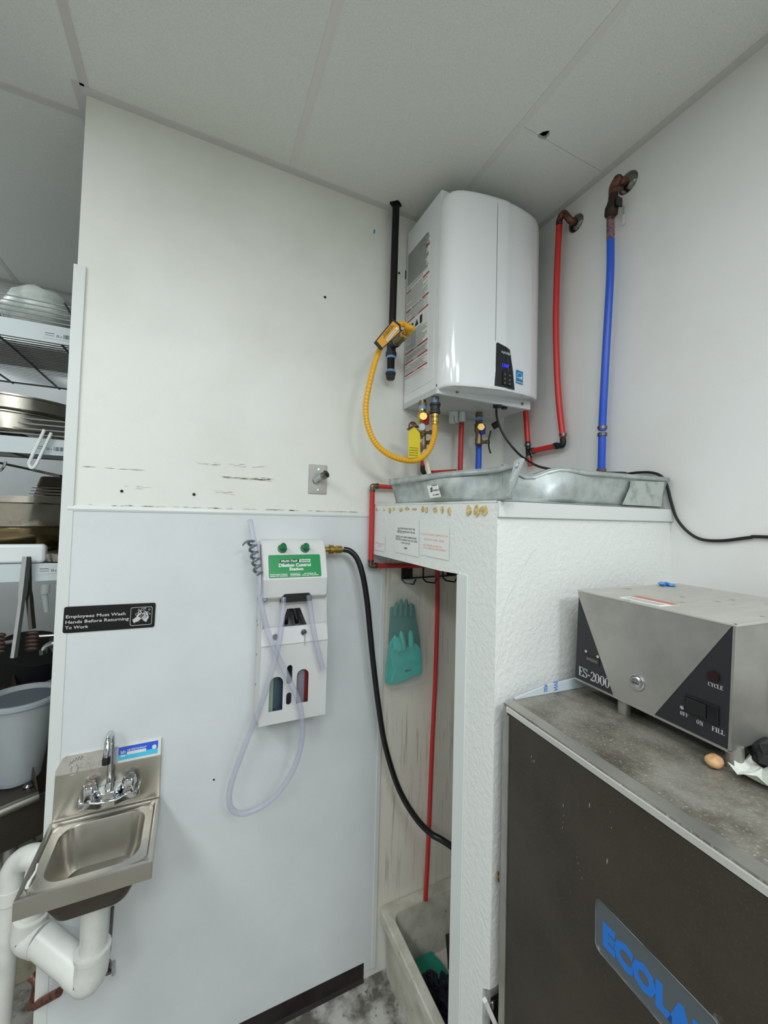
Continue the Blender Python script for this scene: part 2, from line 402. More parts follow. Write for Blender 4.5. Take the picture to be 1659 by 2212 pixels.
struct('trim_8', G().box((-5.0, 1.42, CEIL - 0.003), (0, 1.45, CEIL - 0.0002)), M_TBAR)
# ceiling light housings around the lamps (outside the frame)
for (x, y, sx, sy, pw) in TROFFERS:
    g = G()
    for a, b in (((x - sx / 2 - .03, y - sy / 2 - .03), (x + sx / 2 + .03, y - sy / 2)), ((x - sx / 2 - .03, y + sy / 2), (x + sx / 2 + .03, y + sy / 2 + .03)),
                 ((x - sx / 2 - .03, y - sy / 2), (x - sx / 2, y + sy / 2)), ((x + sx / 2, y - sy / 2), (x + sx / 2 + .03, y + sy / 2))):
        g.box((a[0], a[1], CEIL - 0.016), (b[0], b[1], CEIL - 0.0005))
    obj('light_frame', g, M_WHITE2, ceil)

# mop closet: header, post, front panel and top
g = G()
XF, YF, TOP = -0.6645, -0.735, 1.814
g.prism([(-0.5, 1.626), (0.0, 1.626), (0.0, TOP), (-0.5, TOP)], 0, 0.1, Frame((-0.5645, 0, 0), (0, 1, 0), (0, 0, 1), (-1, 0, 0)))
g.prism([(-0.592, 1.63), (-0.5, 1.626), (-0.5, TOP), (-0.592, TOP)], 0, 0.1, Frame((-0.5645, 0, 0), (0, 1, 0), (0, 0, 1), (-1, 0, 0)))
g.prism([(YF, 0.735), (-0.712, 0.715), (-0.712, 0.0), (-0.592, 0.0), (-0.592, TOP), (YF, TOP)], 0, 0.1, Frame((-0.5645, 0, 0), (0, 1, 0), (0, 0, 1), (-1, 0, 0)))
g.box((-0.5645, YF, 0.735), (0, YF + 0.1, TOP)).box((-0.5645, YF + 0.1, TOP - 0.06), (0, 0, TOP))
closet = struct('wall_closet', g, M_STUCCO)
g = G().box((0.59, 0.0, 0), (0.631, 1.632, 0.004), FX(XF)).box((0.586, 0.0, -0.06), (0.592, 1.628, 0.004), FX(XF))
struct('trim_4', g, M_VINYL, bevel=0.001)
g = G().box((XF - 0.001, YF - 0.008, 1.781), (0, YF, 1.8185)).box((XF, YF - 0.008, 1.8155), (0, YF + 0.02, 1.8185))
struct('trim_5', g, M_VINYL, bevel=0.0015)
obj('top_strip', G().box((0.0, 1.8145, -0.03), (0.73, 1.8195, 0.0005), FX(XF)), M_VINYL, closet)
# dried glue dabs along the header
rd = random.Random(4)
for (px, w_, h_) in ((0.055, .02, .006), (0.12, .006, .008), (0.168, .018, .016), (0.2, .010, .008), (0.255, .022, .009), (0.298, .024, .006), (0.347, .022, .005), (0.40, .014, .013), (0.422, .012, .011), (0.47, .018, .010), (0.507, .013, .014), (0.543, .013, .016), (0.629, .017, .019), (0.661, .02, .019), (0.69, .024, .018)):
    n = 12; zc = 1.8035 - h_ * 0.45 + rd.uniform(-.002, .002)
    w_ *= 1.2; h_ *= 1.1
    pts = [(px + w_ / 2 * cos(2 * pi * k / n) * rd.uniform(.75, 1.15), zc + h_ / 1.5 * sin(2 * pi * k / n) * rd.uniform(.7, 1.15)) for k in range(n)]
    obj('glue_dab', G().prism(pts, 0, 0.003, FX(XF)), M_GLUE, closet)
# scratch line in the texture of the front panel
FY = Frame((0, YF, 0), (1, 0, 0), (0, 0, 1), (0, -1, 0))
for P in ([(-0.5409, -0.7352, 1.7072), (-0.5601, -0.7352, 1.6941), (-0.5802, -0.7352, 1.6670), (-0.6110, -0.7352, 1.6247), (-0.6367, -0.7352, 1.5824), (-0.6522, -0.7352, 1.5392)], [(-0.6208, -0.7352, 1.5524), (-0.6421, -0.7352, 1.5119), (-0.6535, -0.7352, 1.4711), (-0.6620, -0.7352, 1.4306)]):
    obj('surface_crack', G().tube(P, 0.0006, 5), bpy.data.materials.get('crack_grey') or mat('crack_grey', (196, 200, 196), .7), closet)  # pale grey line drawn along the crack

# wall marks: scuffs, screw anchors
rd = random.Random(2)
g = G()
def scuff(x0, x1, z, n, dz=0.004, w=0.0008):
    for _ in range(n):
        a = rd.uniform(x0, x1); l = rd.uniform(0.006, 0.03); zz = z + rd.uniform(-dz, dz) * 0.5
        th = rd.uniform(.5, 1) * w
        g.prism([(a, zz), (a + l * .4, zz - th), (a + l, zz + rd.uniform(-.0008, .0008)), (a + l * .5, zz + th)], 0, 0.0006, FB)
scuff(-1.63, -1.47, 1.90, 16, .004)
scuff(-1.3, -1.08, 1.936, 26, .010)
scuff(-1.22, -1.09, 1.892, 40, .006, .0011)
scuff(-1.12, -1.07, 1.893, 26, .010, .0012)
scuff(-1.62, -0.72, 1.787, 90, .002, .0012)
scuff(-1.5, -1.45, 1.845, 5, .01); scuff(-1.25, -1.19, 1.84, 8, .012)
obj('scuff_marks', g, M_SCUFF, wall_back, kind='stuff')
for p, r_ in (((-1.5013, 0.0000, 1.8311), .0045), ((-1.3009, 0.0000, 1.8301), .005), ((-0.8809, 0.0000, 2.5994), .005), ((-1.2059, -0.0040, 0.8918), .003), ((-0.5698, 0.0000, 2.7818), .005)):
    g = G().disc((p[0], p[2]), r_, -p[1], 0.0012 - p[1], FB, 10).disc((p[0], p[2]), r_ * .5, 0.0011 - p[1], 0.004 - p[1], FB, 8)
    obj('screw_anchor', g, M_DBRONZE, wall_back)
p = (-0.6869, 0.0000, 2.9178)
tag(obj('tape_scrap', G().prism([(p[0] - .003, p[2] - .009), (p[0] + .003, p[2] - .004), (p[0] + .004, p[2] + .008), (p[0] - .001, p[2] + .01)], 0, 0.002, FB), M_ESTAR), 'tiny scrap of blue tape stuck on the white wall left of the black pipe', 'tape')

# ================================================================ WATER HEATER
hx0, hx1, hy = -0.5368, -0.105, 0.264
heater = thing('water_heater', 'white tankless gas water heater mounted high in the corner', 'water heater', (-0.32, 0, 2.21))
obj('back_case', G().box((hx0, 2.235, 0.006), (hx1, 2.957, hy), FB), M_WHITE2, heater, bevel=0.004)
g = G().box((hx0, 2.216, 0.008), (hx1, 2.236, hy - 0.012), FB)
obj('bottom_plate', g, mat('heater_underside', (196, 200, 196), 0.4), heater)
g = G().box((hx0 - .0, 2.2135, hy - .012), (hx1 + .005, 2.25, hy + 0.002), FB)
obj('lower_flange', g, M_WHITE2, heater, bevel=0.002)
for x in (-0.455, -0.145):
    obj('screw', G().disc((x, 2.231), .0055, hy + .002, hy + .006, FB, 10), M_CHROMED, heater)
# raised panel on the side of the case
g = G().prism(rrect(0.012, 2.27, hy - 0.03, 2.93, .015), 0, 0.0015, FX(hx0))
obj('side_relief', g, M_WHITE2, heater, bevel=0.001)
# bulged front cover: plan profile lofted upwards
prof = [(-.5385, .264), (-.5395, .280), (-.536, .297), (-.528, .312), (-.514, .324), (-.49, .332), (-.45, .339), (-.40, .344), (-.352, .3465), (-.3505, .3445), (-.349, .3465), (-.31, .3475), (-.298, .3470), (-.288, .3440), (-.26, .341), (-.22, .335), (-.17, .325), (-.13, .313), (-.10, .298), (-.086, .285), (-.081, .272), (-.081, .264)]
def cover_ring(z, s=1.0):
    out = []
    for x, y in prof:
        zz = z + (x + .5385) * (0.045 if z < 2.5 else 0.09)
        out.append(FB((-.31 + (x + .31) * s, zz, .264 + (y - .264) * s)))
    return out
zs = [2.228, 2.231, 2.24, 2.35, 2.5, 2.7, 2.88, 2.905, 2.916, 2.92]
sc = [.975, .992, 1, 1, 1, 1, 1, .996, .98, .95]
obj('front_cover', G().loft([cover_ring(z, s_) for z, s_ in zip(zs, sc)]), M_WHITE, heater, smooth=True)
obj('cover_seam', G().tube([FB((-.3505, 2.41, .3462)), FB((-.3505, 2.65, .3462)), FB((-.3505, 2.90, .3462)), FB((-.3505, 2.925, .343))], .0009, 5, smooth=False), M_LINE, heater)
# control panel on the cover (follows the curve)
def cov(x):
    for (a, ya), (b, yb) in zip(prof, prof[1:]):
        if a <= x <= b and b > a: return ya + (yb - ya) * (x - a) / (b - a)
    return .34
def cq(x, z, w=0.0): return FB((x, z, cov(x) + w))
def curved(name, pts_l, pts_r, m, w=0.002, n=8, parent=heater):
    # strip between left edge (x,z bottom..top) and right edge
    rings = []
    for (xa, za), (xb, zb) in zip(pts_l, pts_r):
        rings.append([cq(xa + (xb - xa) * k / n, za + (zb - za) * k / n, w) for k in range(n + 1)] + [cq(xb - (xb - xa) * k / n, zb - (zb - za) * k / n, -.004) for k in range(n + 1)])
    return obj(name, G().loft(rings), m, parent)
cp = curved('control_panel', [(-.3505, 2.2475), (-.3485, 2.32), (-.3475, 2.40), (-.3440, 2.4045)], [(-.2555, 2.2485), (-.2655, 2.315), (-.283, 2.388), (-.2845, 2.391)], M_BLACKP, .0025)
FP = Frame((0, -(.3475 + .0012), 0), (1, 0, 0), (0, 0, 1), (0, -1, 0))
FP2 = Frame(cq(-.34, 0, .0032), (cq(-.27, 0) - cq(-.34, 0)).normalized(), (0, 0, 1), Vector((0, 0, 1)).cross(Vector((0, 0, 0)) + (cq(-.27, 0) - cq(-.34, 0)).normalized()) * -1)
ww = (Vector(FP2.u).cross(Vector((0, 0, 1)))).normalized(); FP2.w = ww
text('NAVIEN', FP2, 0.012, 2.367, 0.004, .013, M_SIGNW, cp, width=.048, bold=.02)
text('135F', FP2, 0.016, 2.320, 0.004, .016, M_LED, cp, width=.032, shear=.1)
g = G().prism(rrect(.02, 2.257, .064, 2.306, .002), 0, .0042, FP2)
kp = obj('key_pad', g, M_BLACKM, cp)
g = G()
for (u, v) in ((.03, 2.294), (.03, 2.278), (.03, 2.263), (.054, 2.294), (.054, 2.278), (.054, 2.263)):
    g.disc((u, v), .0032, .0042, .0046, FP2, 8)
obj('key_symbols', g, M_LINE, cp)
# energy sticker
FE = Frame(cq(-.247, 0, .0012), (cq(-.207, 0) - cq(-.247, 0)).normalized(), (0, 0, 1), (0, -1, 0)); FE.w = FE.u.cross(Vector((0, 0, 1))).normalized()
es = obj('energy_sticker', G().box((0, 2.2765, 0), (.039, 2.326, .001), FE), M_ESTAR, heater)
g = G()
for k in range(12):
    a0, a1 = pi * (0.08 + .84 * k / 12), pi * (0.08 + .84 * (k + 1) / 12)
    g.prism([(.0195 + .017 * cos(a0), 2.300 + .018 * sin(a0)), (.0195 + .0155 * cos(a0), 2.300 + .0165 * sin(a0)), (.0195 + .0155 * cos(a1), 2.300 + .0165 * sin(a1)), (.0195 + .017 * cos(a1), 2.300 + .018 * sin(a1))], .001, .0014, FE)
st = [(.029 + (.0085 if k % 2 == 0 else .0035) * cos(pi / 2 + k * pi / 5), 2.300 + (.0085 if k % 2 == 0 else .0035) * sin(pi / 2 + k * pi / 5)) for k in range(10)]
g.prism(st, .001, .0014, FE)
obj('star_logo', g, M_PAPER, es)
text('energy', FE, .003, 2.297, .001, .009, M_PAPER, es, width=.021, bold=.01, shear=.2)
text('ENERGY STAR', FE, .003, 2.2805, .001, .0055, M_PAPER, es, width=.033, bold=.02)

# printed label on the left side of the case
FS = FX(hx0 - .0016)
def side(u, v, w=0): return FS((u, v, w))
lb = obj('rating_label', G().prism([(.014, 2.33), (.196, 2.325), (.188, 2.86), (.012, 2.86)], 0, .0008, FS), M_PAPER, heater)
g = G()
rows = []
rd = random.Random(9)
v = 2.853
g2 = G(); g3 = G()
redfull = [2.565, 2.435, 2.393, 2.345]; redsplit = [2.69, 2.61]
for z in redfull:
    obj('red_bar', G().box((.016, z, .0008), (.192, z + .0055, .0014), FS), M_RED, lb)
for z in redsplit:
    obj('red_bar', G().box((.016, z, .0008), (.055, z + .0065, .0014), FS), M_RED, lb); obj('red_bar', G().box((.145, z, .0008), (.192, z + .0065, .0014), FS), M_RED, lb)
obj('red_bar', G().box((.165, 2.80, .0008), (.19, 2.808, .0014), FS), M_RED, lb)
z = 2.85
while z > 2.335:
    if all(abs(z - r) > .009 for r in redfull) and not (2.58 > z > 2.572 - .012 and 0) and not (2.56 > z > 2.515):
        if z > 2.72:
            g2.box((.02, z, .0008), (.19 - rd.uniform(0, .03), z + .0035, .0012), FS)
        elif all(abs(z - r - .003) > .007 for r in redsplit):
            a = rd.choice([.02, .02, .06]); g2.box((a, z, .0008), (.19 - rd.uniform(0, .05), z + .0018, .0012), FS)
    z -= .0052
obj('text_lines', g2, M_LINE, lb)
for z, s_ in ((2.689, 'FOR YOUR SAFETY'), (2.609, 'OPERATING INSTRUCTIONS')):
    text(s_, FS, .062, z, .0009, .009, M_INK, lb, width=.076)
for z in redfull:
    text('WARNING', FS, .085, z + .0008, .0015, .0052, M_PAPER, lb, width=.034)
g = G().prism(rrect(.06, 2.522, .078, 2.548, .004), .0008, .0013, FS).prism([(.09, 2.524), (.12, 2.524), (.105, 2.55)], .0008, .0013, FS).box((.13, 2.52, .0008), (.148, 2.552, .0013), FS)
obj('hazard_symbols', g, M_INK, lb)
# label panels in grey
obj('label_panel', G().box((.018, 2.45, .0004), (.10, 2.51, .001), FS), M_GREYLBL, lb)
obj('label_panel', G().box((.115, 2.815, .0004), (.185, 2.85, .001), FS), M_GREYLBL, lb)
# small bracket slot on the side
obj('mounting_slot', G().box((-.02, 0, 0), (-.02, 0, 0)) if False else G().box((.0, 2.765, 0), (.003, 2.80, .003), FS), M_BLACKM, heater)
# condensate trap and grommets below the heater
g = G().cyl((-0.3378, -0.0773, 2.2150), ((-0.3378, -0.0773, 2.2150)[0], (-0.3378, -0.0773, 2.2150)[1], 2.17), .019).cyl((-0.3084, -0.0950, 2.2150), ((-0.3084, -0.0950, 2.2150)[0], (-0.3084, -0.0950, 2.2150)[1], 2.175), .014)
obj('drain_caps', g, M_WHITEP, heater, smooth=True)
p = Vector((-0.3378, -0.0773, 2.2150))
obj('wire_clip', G().tube([(p.x - .012, p.y - .02, 2.195), (p.x - .008, p.y - .024, 2.165), (p.x + .015, p.y - .024, 2.16), (p.x + .04, p.y - .02, 2.158)], .0014, 6), M_DBRASS, heater)
p = (-0.2514, -0.2475, 2.2140)
obj('cord_grommet', G().disc((p[0], p[1]), .018, 2.207, 2.216, WORLD, 14).disc((p[0] + .04, p[1] + .008), .012, 2.208, 2.216, WORLD, 12), M_BLACKM, heater)

# ================================================================ GAS SUPPLY
PX, PYW = -0.604, -0.045
gas = thing('gas_pipe', 'black iron gas pipe dropping from the ceiling beside the water heater', 'pipe', (PX, PYW, 2.32))
obj('riser_pipe', G().cyl((-0.613, PYW, CEIL + .02), (PX - .012, PYW, 2.50), .0142), M_BLACKPIPE, gas, smooth=True)
obj('ceiling_collar', G().prism([(-0.613 + r_ * cos(k * pi / 7), PYW + r_ * sin(k * pi / 7)) for k, r_ in zip(range(14), [.024, .019, .022, .026, .02, .019, .025, .028, .02, .018, .022, .02, .018, .021])], CEIL - .0022, CEIL - .0002), M_DARK, gas)
tx = PX - .014
g = G().lathe([(.0215, 0), (.0215, .014), (.018, .016), (.018, .068), (.0215, .070), (.0215, .084)], (tx, PYW, 2.408), (0, 0, 1))
g.lathe([(.017, 0), (.017, .03), (.021, .032), (.021, .045)], (tx, PYW, 2.45), (0, -1, 0))
obj('tee_fitting', g, M_IRON, gas, smooth=True)
for z_ in (2.492, 2.398, 2.342): obj('thread_tape', G().lathe([(.0175, 0), (.0175, .01)], (tx, PYW, z_), (0, 0, 1)), M_TAPE, gas, smooth=True)

obj('drip_leg', G().cyl((tx, PYW, 2.41), (tx, PYW, 2.335), .0148), M_BLACKPIPE, gas, smooth=True)
obj('pipe_cap', G().lathe([(.012, 0), (.0165, .003), (.019, .02), (.0205, .022), (.0205, .03)], (tx, PYW, 2.312), (0, 0, 1)), M_IRON, gas, smooth=True)
# gas valve on the tee, pointing into the room
yv = PYW - .045
gv = thing('gas_valve', 'brass gas shutoff valve with red handle on the black pipe tee', 'valve', (tx, yv, 2.45))
obj('valve_body', G().lathe([(.0155, 0), (.0195, .006), (.0185, .02), (.0175, .055), (.0165, .062)], (tx, yv, 2.45), (0, -1, 0)), M_DBRASS, gv, smooth=True)
obj('valve_nut', G().lathe([(.018, 0), (.018, .016), (.0135, .018), (.0135, .032)], (tx, yv - .062, 2.45), (0, -1, 0), 6), M_BRASS, gv)
obj('lever_handle', G().box((tx - .045, yv - .04, 2.476), (tx + .006, yv - .022, 2.480)).cyl((tx, yv - .031, 2.468), (tx, yv - .031, 2.482), .006, n=8), M_RED, gv)
obj('sealing_tape', G().lathe([(.0172, 0), (.0172, .007)], (tx, yv + .001, 2.45), (0, -1, 0)), M_PAPER, gv, smooth=True)
# yellow corrugated connector
ye = yv - .092
hose = thing('gas_hose', 'yellow corrugated gas connector hose looping from the black pipe to the heater', 'hose', (tx, ye, 2.45))
P = [(tx, ye, 2.45), (tx + .004, ye - .025, 2.452), (-0.6357, -0.2150, 2.4505), (-0.6537, -0.2100, 2.4585), (-0.6851, -0.2000, 2.4439), (-0.7100, -0.1900, 2.4009), (-0.7360, -0.1800, 2.3396), (-0.7573, -0.1700, 2.2450), (-0.7664, -0.1600, 2.1557), (-0.7536, -0.1600, 2.0833), (-0.7201, -0.1650, 2.0250), (-0.6598, -0.1750, 1.9877), (-0.5825, -0.1900, 1.9790), (-0.5346, -0.2000, 2.0107), (-0.5145, -0.2100, 2.0676), (-0.5144, -0.2140, 2.1233)]
obj('corrugated_tube', G().tube(P, .0100, 10, sub=14, ripple=.05), M_YELLOW, hose)
end = Vector(P[-1])
obj('end_fitting', G().lathe([(.0125, 0), (.0125, .008), (.0145, .010), (.0145, .022), (.0115, .024), (.0115, .027), (.0145, .029), (.0145, .038)], end + Vector((0, 0, -.008)), (0, 0, 1), 12), M_BRASS, hose)
hn = thing('gas_inlet_union', 'dark iron union joining the yellow hose to the heater underside', 'pipe fitting', (end.x, end.y, end.z + .029))
z0 = end.z + .029
obj('union_body', G().lathe([(.014, 0), (.0205, .003), (.0205, .010), (.0175, .012), (.0175, .030), (.0205, .032), (.0205, .040), (.015, .041)], (end.x, end.y, z0), (0, 0, 1)), M_IRON, hn, smooth=True)
obj('nipple', G().cyl((end.x, end.y, z0 + .039), (end.x, end.y, 2.2155), .0145), mat('grey_nipple', (110, 116, 128), .4, .5), hn, smooth=True)
# amber warning tag on the hose
T = [Vector((-0.7645, -0.2150, 2.3666)), Vector((-0.6979, -0.2250, 2.4599)), Vector((-0.6719, -0.2280, 2.4450)), Vector((-0.6666, -0.2260, 2.4224)), Vector((-0.7391, -0.2180, 2.3433))]
tg = thing('warning_tag', 'amber warning tag with black border wrapped around the yellow hose', 'tag', tuple(T[0]))
g = G(); nrm = Vector((0, -1, 0)); c = sum(T, Vector()) / 5
g.add(T + [p + Vector((0, .003, 0)) for p in T], [(0, 1, 2, 3, 4), (9, 8, 7, 6, 5)] + [(i, (i + 1) % 5, 5 + (i + 1) % 5, 5 + i) for i in range(5)])
obj('tag_border', g, M_BLACKM, tg)
I_ = [c + (p - c) * .84 + nrm * .0012 for p in T]
obj('tag_face', G().add(I_ + [p - nrm * .001 for p in I_], [(0, 1, 2, 3, 4), (9, 8, 7, 6, 5)] + [(i, (i + 1) % 5, 5 + (i + 1) % 5, 5 + i) for i in range(5)]), M_TAGO, tg)
du = (T[1] - T[0]).normalized(); dv = (T[0] - T[4]).normalized(); dv = (dv - du * dv.dot(du)).normalized(); FT_ = Frame(c + nrm * .0022, du, dv, nrm)
L_ = (T[1] - T[0]).length
obj('white_strip', G().box((-L_ * .25, -.011, -.0006), (L_ * .3, -.002, .0006), FT_), M_PAPER, tg)
for v_, s_, w_ in ((.012, 'WARNING', .05), (.006, 'DO NOT REMOVE THIS TAG', .06), (-.008, 'SEE INSTALLATION INSTRUCTIONS', .05)):
    text(s_, FT_, -w_ / 2, v_, .0006, .005, M_INK, tg, width=w_)

# ================================================================ VALVES UNDER THE HEATER
def valve_tree(name, label, x, y, accent, tagcolor=None, flip=1):
    t = thing(name, label, 'valve', (x, y, 2.1))
    obj('inlet_nut', G().lathe([(.0165, 0), (.0165, .012)], (x, y, 2.196), (0, 0, 1), 6).lathe([(.013, 0), (.013, .01)], (x, y, 2.206), (0, 0, 1), 12), M_DBRASS, t)
    obj('thread_tape', G().lathe([(.0145, 0), (.0145, .014)], (x, y, 2.182), (0, 0, 1)), M_TAPE, t, smooth=True)
    obj('valve_body', G().lathe([(.012, 0), (.016, .004), (.0135, .02), (.013, .05), (.018, .056), (.0185, .085), (.014, .092), (.014, .104)], (x, y, 2.080), (0, 0, 1)), M_DBRASS if flip < 0 else M_BRASS, t, smooth=True)
    obj('service_port', G().lathe([(.009, 0), (.009, .016), (.0145, .018), (.0145, .032)], (x, y - .006, 2.148), (-.55, -1, 0), 8), M_BRASS, t)
    obj('drain_stem', G().lathe([(.006, 0), (.006, .02), (.009, .022), (.009, .03)], (x + .004, y - .01, 2.092), (flip * -.2 + .8, -.8, 0), 8), M_DBRASS, t)
    obj('color_handle', G().prism(rrect(x - .008, 2.122, x + .017, 2.165, .006), -y + .010, -y + .024, FB), accent, t, bevel=.002)
    return t
hx_, hy_ = (-0.5300, -0.1502, 2.2050)[:2]
hot = valve_tree('hot_outlet_valve', 'brass valve with red handle below the left end of the heater', hx_, hy_, M_RED)
obj('lower_body', G().lathe([(.009, 0), (.012, .01), (.014, .03), (.011, .05), (.011, .065)], (hx_ + .006, hy_, 2.02), (0, 0, 1)).lathe([(.008, 0), (.008, .022), (.012, .024), (.012, .034)], (hx_ + .006, hy_, 2.058), (1, -.3, 0), 8), M_DBRASS, hot, smooth=True)
cx_, cy_ = (-0.2395, -0.1200, 2.2050)[:2]
cold = valve_tree('cold_inlet_valve', 'brass valve with dark blue handle above the short blue pipe', cx_, cy_, M_HANDLEB, flip=-1)
q = Vector((cx_ + .03, cy_ - .02, 2.09))
obj('tee_lever', G().tube([q + Vector((-.02, .012, 0)), q + Vector((.008, -.004, 0))], .005, 8, smooth=False).tube([q + Vector((.012, -.006, .05)), q + Vector((.004, -.004, .018)), q + Vector((.004, -.004, 0)), q + Vector((.004, -.004, -.018)), q + Vector((.012, -.006, -.045))], .0035, 7), M_BLACKM, cold, smooth=True)
obj('black_cap', G().lathe([(.014, 0), (.014, .02), (.012, .024)], (cx_ + .05, cy_ - .03, 2.158), (.3, -.6, .3), 12), M_BLACKM, cold, smooth=True)
# relief valve with tag
p = Vector((-0.5897, -0.1900, 2.1019))
rv = thing('relief_valve', 'relief valve lever with a maroon disc above the yellow tag', 'valve', tuple(p))
obj('valve_disc', G().lathe([(.016, 0), (.016, .008), (.010, .012)], p + Vector((0, .01, .004)), (0, -1, .1), 14), M_COPPER, rv, smooth=True)
obj('lever', G().tube([p + Vector((.004, -.006, .006)), p + Vector((-.014, -.012, -.006)), p + Vector((-.032, -.014, -.016))], .0035, 6), M_CHROMED, rv, smooth=True)
obj('outlet_body', G().tube([p + Vector((.0, .02, 0)), p + Vector((.02, .05, .0)), (hx_ + .004, hy_ - .012, 2.09)], .009, 10), M_DBRASS, rv, smooth=True)
obj('outlet_bell', G().lathe([(.012, 0), (.016, .012), (.013, .02)], p + Vector((.026, .0, .003)), (0, -1, -.2), 12), M_CHROME, rv, smooth=True)
T = [Vector(v_) for v_ in ((-0.6138, -0.2000, 2.0837), (-0.5933, -0.2000, 2.1012), (-0.5677, -0.2000, 2.0805), (-0.5635, -0.2000, 1.9929), (-0.6130, -0.2000, 1.9854))]
g = G().add(T + [v_ + Vector((0, .0012, 0)) for v_ in T], [(0, 1, 2, 3, 4), (9, 8, 7, 6, 5)] + [(i, (i + 1) % 5, 5 + (i + 1) % 5, 5 + i) for i in range(5)])
yt = tag(obj('yellow_tag', g, M_TAGY), 'plain yellow instruction tag hanging below the relief valve', 'tag')
FT2 = Frame((T[4].x + .003, -.2005, T[4].z), (1, 0, 0), (0, 0, 1), (0, -1, 0))
for k, s_ in enumerate(('WARNING', 'READ MANUAL BEFORE USE', 'TEST VALVE EACH YEAR', 'KEEP THIS TAG ON VALVE')):
    text(s_, FT2, 0, .036 - k * .009, 0, .006, mat('tag_print', (150, 126, 20), .6), yt, width=.036)
# cream discharge pipe
tag(obj('discharge_pipe', G().tube([(-0.5344, -0.1500, 2.0700), (-0.5257, -0.1500, 2.0462), (-0.5064, -0.1700, 1.9367)], .0096, 12), M_CPVC, smooth=True), 'cream plastic discharge pipe slanting down behind the yellow hose', 'pipe')

# ================================================================ PEX PIPES
def pex(name, label, m, paths, r=.0108, rings=(), elbows=(), wrap=None, group=None):
    t = thing(name, label, 'pipe', paths[0][0], group)
    for P in paths: obj('tube', G().tube(P, r, 12), m, t, smooth=True)
    for c_, ax in rings: obj('crimp_ring', G().lathe([(r * 1.28, -.006), (r * 1.28, .006)], c_, ax, 14), M_CHROMED, t, smooth=True)
    for P, me in elbows: obj('elbow', G().tube(P, r * 1.02, 10, sub=4), me, t, smooth=True)
    return t
# right wall: red
a_ = Vector((-0.0450, -0.3478, 2.9335)); e_ = Vector((-0.0300, -0.3636, 2.0938))
red = thing('red_supply_pipe', 'long red pipe running down the right wall from the left chrome plate', 'pipe', tuple(a_))
obj('tube', G().tube([a_, (-0.0400, -0.3350, 2.7320), (-0.0350, -0.3292, 2.5128), (-0.0300, -0.3393, 2.2709), e_], .0115, 12), M_PEXR, red, smooth=True)
c1 = Vector((-0.0300, -0.3618, 2.0655)); b1 = Vector((-0.0300, -0.3355, 2.0657)); d1 = Vector((-0.0300, -0.2143, 2.0620)); c2 = Vector((-0.0300, -0.1884, 2.0654))
obj('elbow', G().tube([e_ + Vector((0, 0, -.004)), c1, b1], .0115, 10), M_BLACKM, red, smooth=True)
obj('cross_tube', G().tube([b1, d1], .0112, 12, smooth=False), M_PEXR, red, smooth=True)
t1 = Vector((-0.0300, -0.1632, 2.2773))
obj('drop_tube', G().tube([t1, (-0.0300, -0.1825, 2.1038)], .0112, 12, smooth=False).tube([(-0.0300, -0.1889, 2.0378), (-0.0300, -0.2000, 2.0013)], .0112, 12, smooth=False), M_PEXR, red, smooth=True)
obj('tee', G().tube([(-0.0300, -0.1825, 2.1038), (-0.0300, -0.1890, 2.0339)], .0108, 10, smooth=False).tube([c2, d1], .0112, 10, smooth=False), M_BLACKM, red, smooth=True)
for q_, ax in ((e_ + Vector((0, 0, .01)), (0, 0, 1)), (b1 + Vector((0, .004, 0)), (0, 1, 0)), ((-0.0300, -0.1827, 2.0919), (0, 0, 1)), ((-0.0300, -0.1889, 2.0378), (0, 0, 1)), (d1, (0, 1, 0))):
    obj('crimp_ring', G().lathe([(.0142, -.005), (.0142, .005)], q_, ax, 14), M_CHROMED, red, smooth=True)
f_ = Vector((-0.0120, -0.3890, 2.9305))
obj('copper_elbow', G().tube([a_ + Vector((0, 0, .002)), a_ + Vector((0, -.002, .022)), a_ + Vector((.004, -.018, .038)), (f_.x - .02, f_.y, f_.z), (-.004, f_.y, f_.z)], .0122, 12), M_COPPER, red, smooth=True)
obj('wall_flange', G().lathe([(.033, 0), (.032, .003), (.024, .009), (.013, .011)], (0, f_.y, f_.z), (-1, 0, 0), 24), M_CHROMED, red, smooth=True)
# right wall: blue with valve
a_ = Vector((-0.0450, -0.5655, 2.7449)); e_ = Vector((-0.0350, -0.5302, 1.9439))
blue = thing('blue_supply_pipe', 'long blue pipe running down the right wall from the right chrome plate', 'pipe', tuple(a_))
obj('tube', G().tube([a_, (-0.0450, -0.5648, 2.6078), (-0.0400, -0.5478, 2.3586), (-0.0350, -0.5338, 2.1377), (-0.0350, -0.5324, 2.0897)], .0125, 12).tube([(-0.0350, -0.5325, 2.0832), e_], .0125, 12, smooth=False), M_PEXB, blue, smooth=True)
for y_ in ((-0.0350, -0.5324, 2.0993), (-0.0350, -0.5326, 2.0752), (-0.0350, -0.5301, 1.9519)):
    obj('crimp_ring', G().lathe([(.0155, -.005), (.0155, .005)], y_, (0, 0, 1), 14), M_CHROMED, blue, smooth=True)
w1 = Vector((-0.0450, -0.5651, 2.8053))
obj('wrapped_stub', G().tube([a_ - Vector((0, 0, .006)), w1], .0128, 12, smooth=False), M_CUPRO, blue, smooth=True)
v0 = Vector((-0.0450, -0.5650, 2.8184)); v1 = Vector((-0.0450, -0.5746, 2.8897))
obj('copper_collar', G().tube([w1, v0 + Vector((0, 0, .006))], .0125, 12, smooth=False), M_COPPER, blue, smooth=True)
L_ = (v1 - v0)
obj('valve_body', G().lathe([(.013, 0), (.0205, .008), (.0215, .03), (.0175, .042), (.0145, .055), (.0145, L_.length + .004)], v0, L_, 12), M_DBRONZE, blue, smooth=True)
hk = Vector((-0.0450, -0.5948, 2.8526))
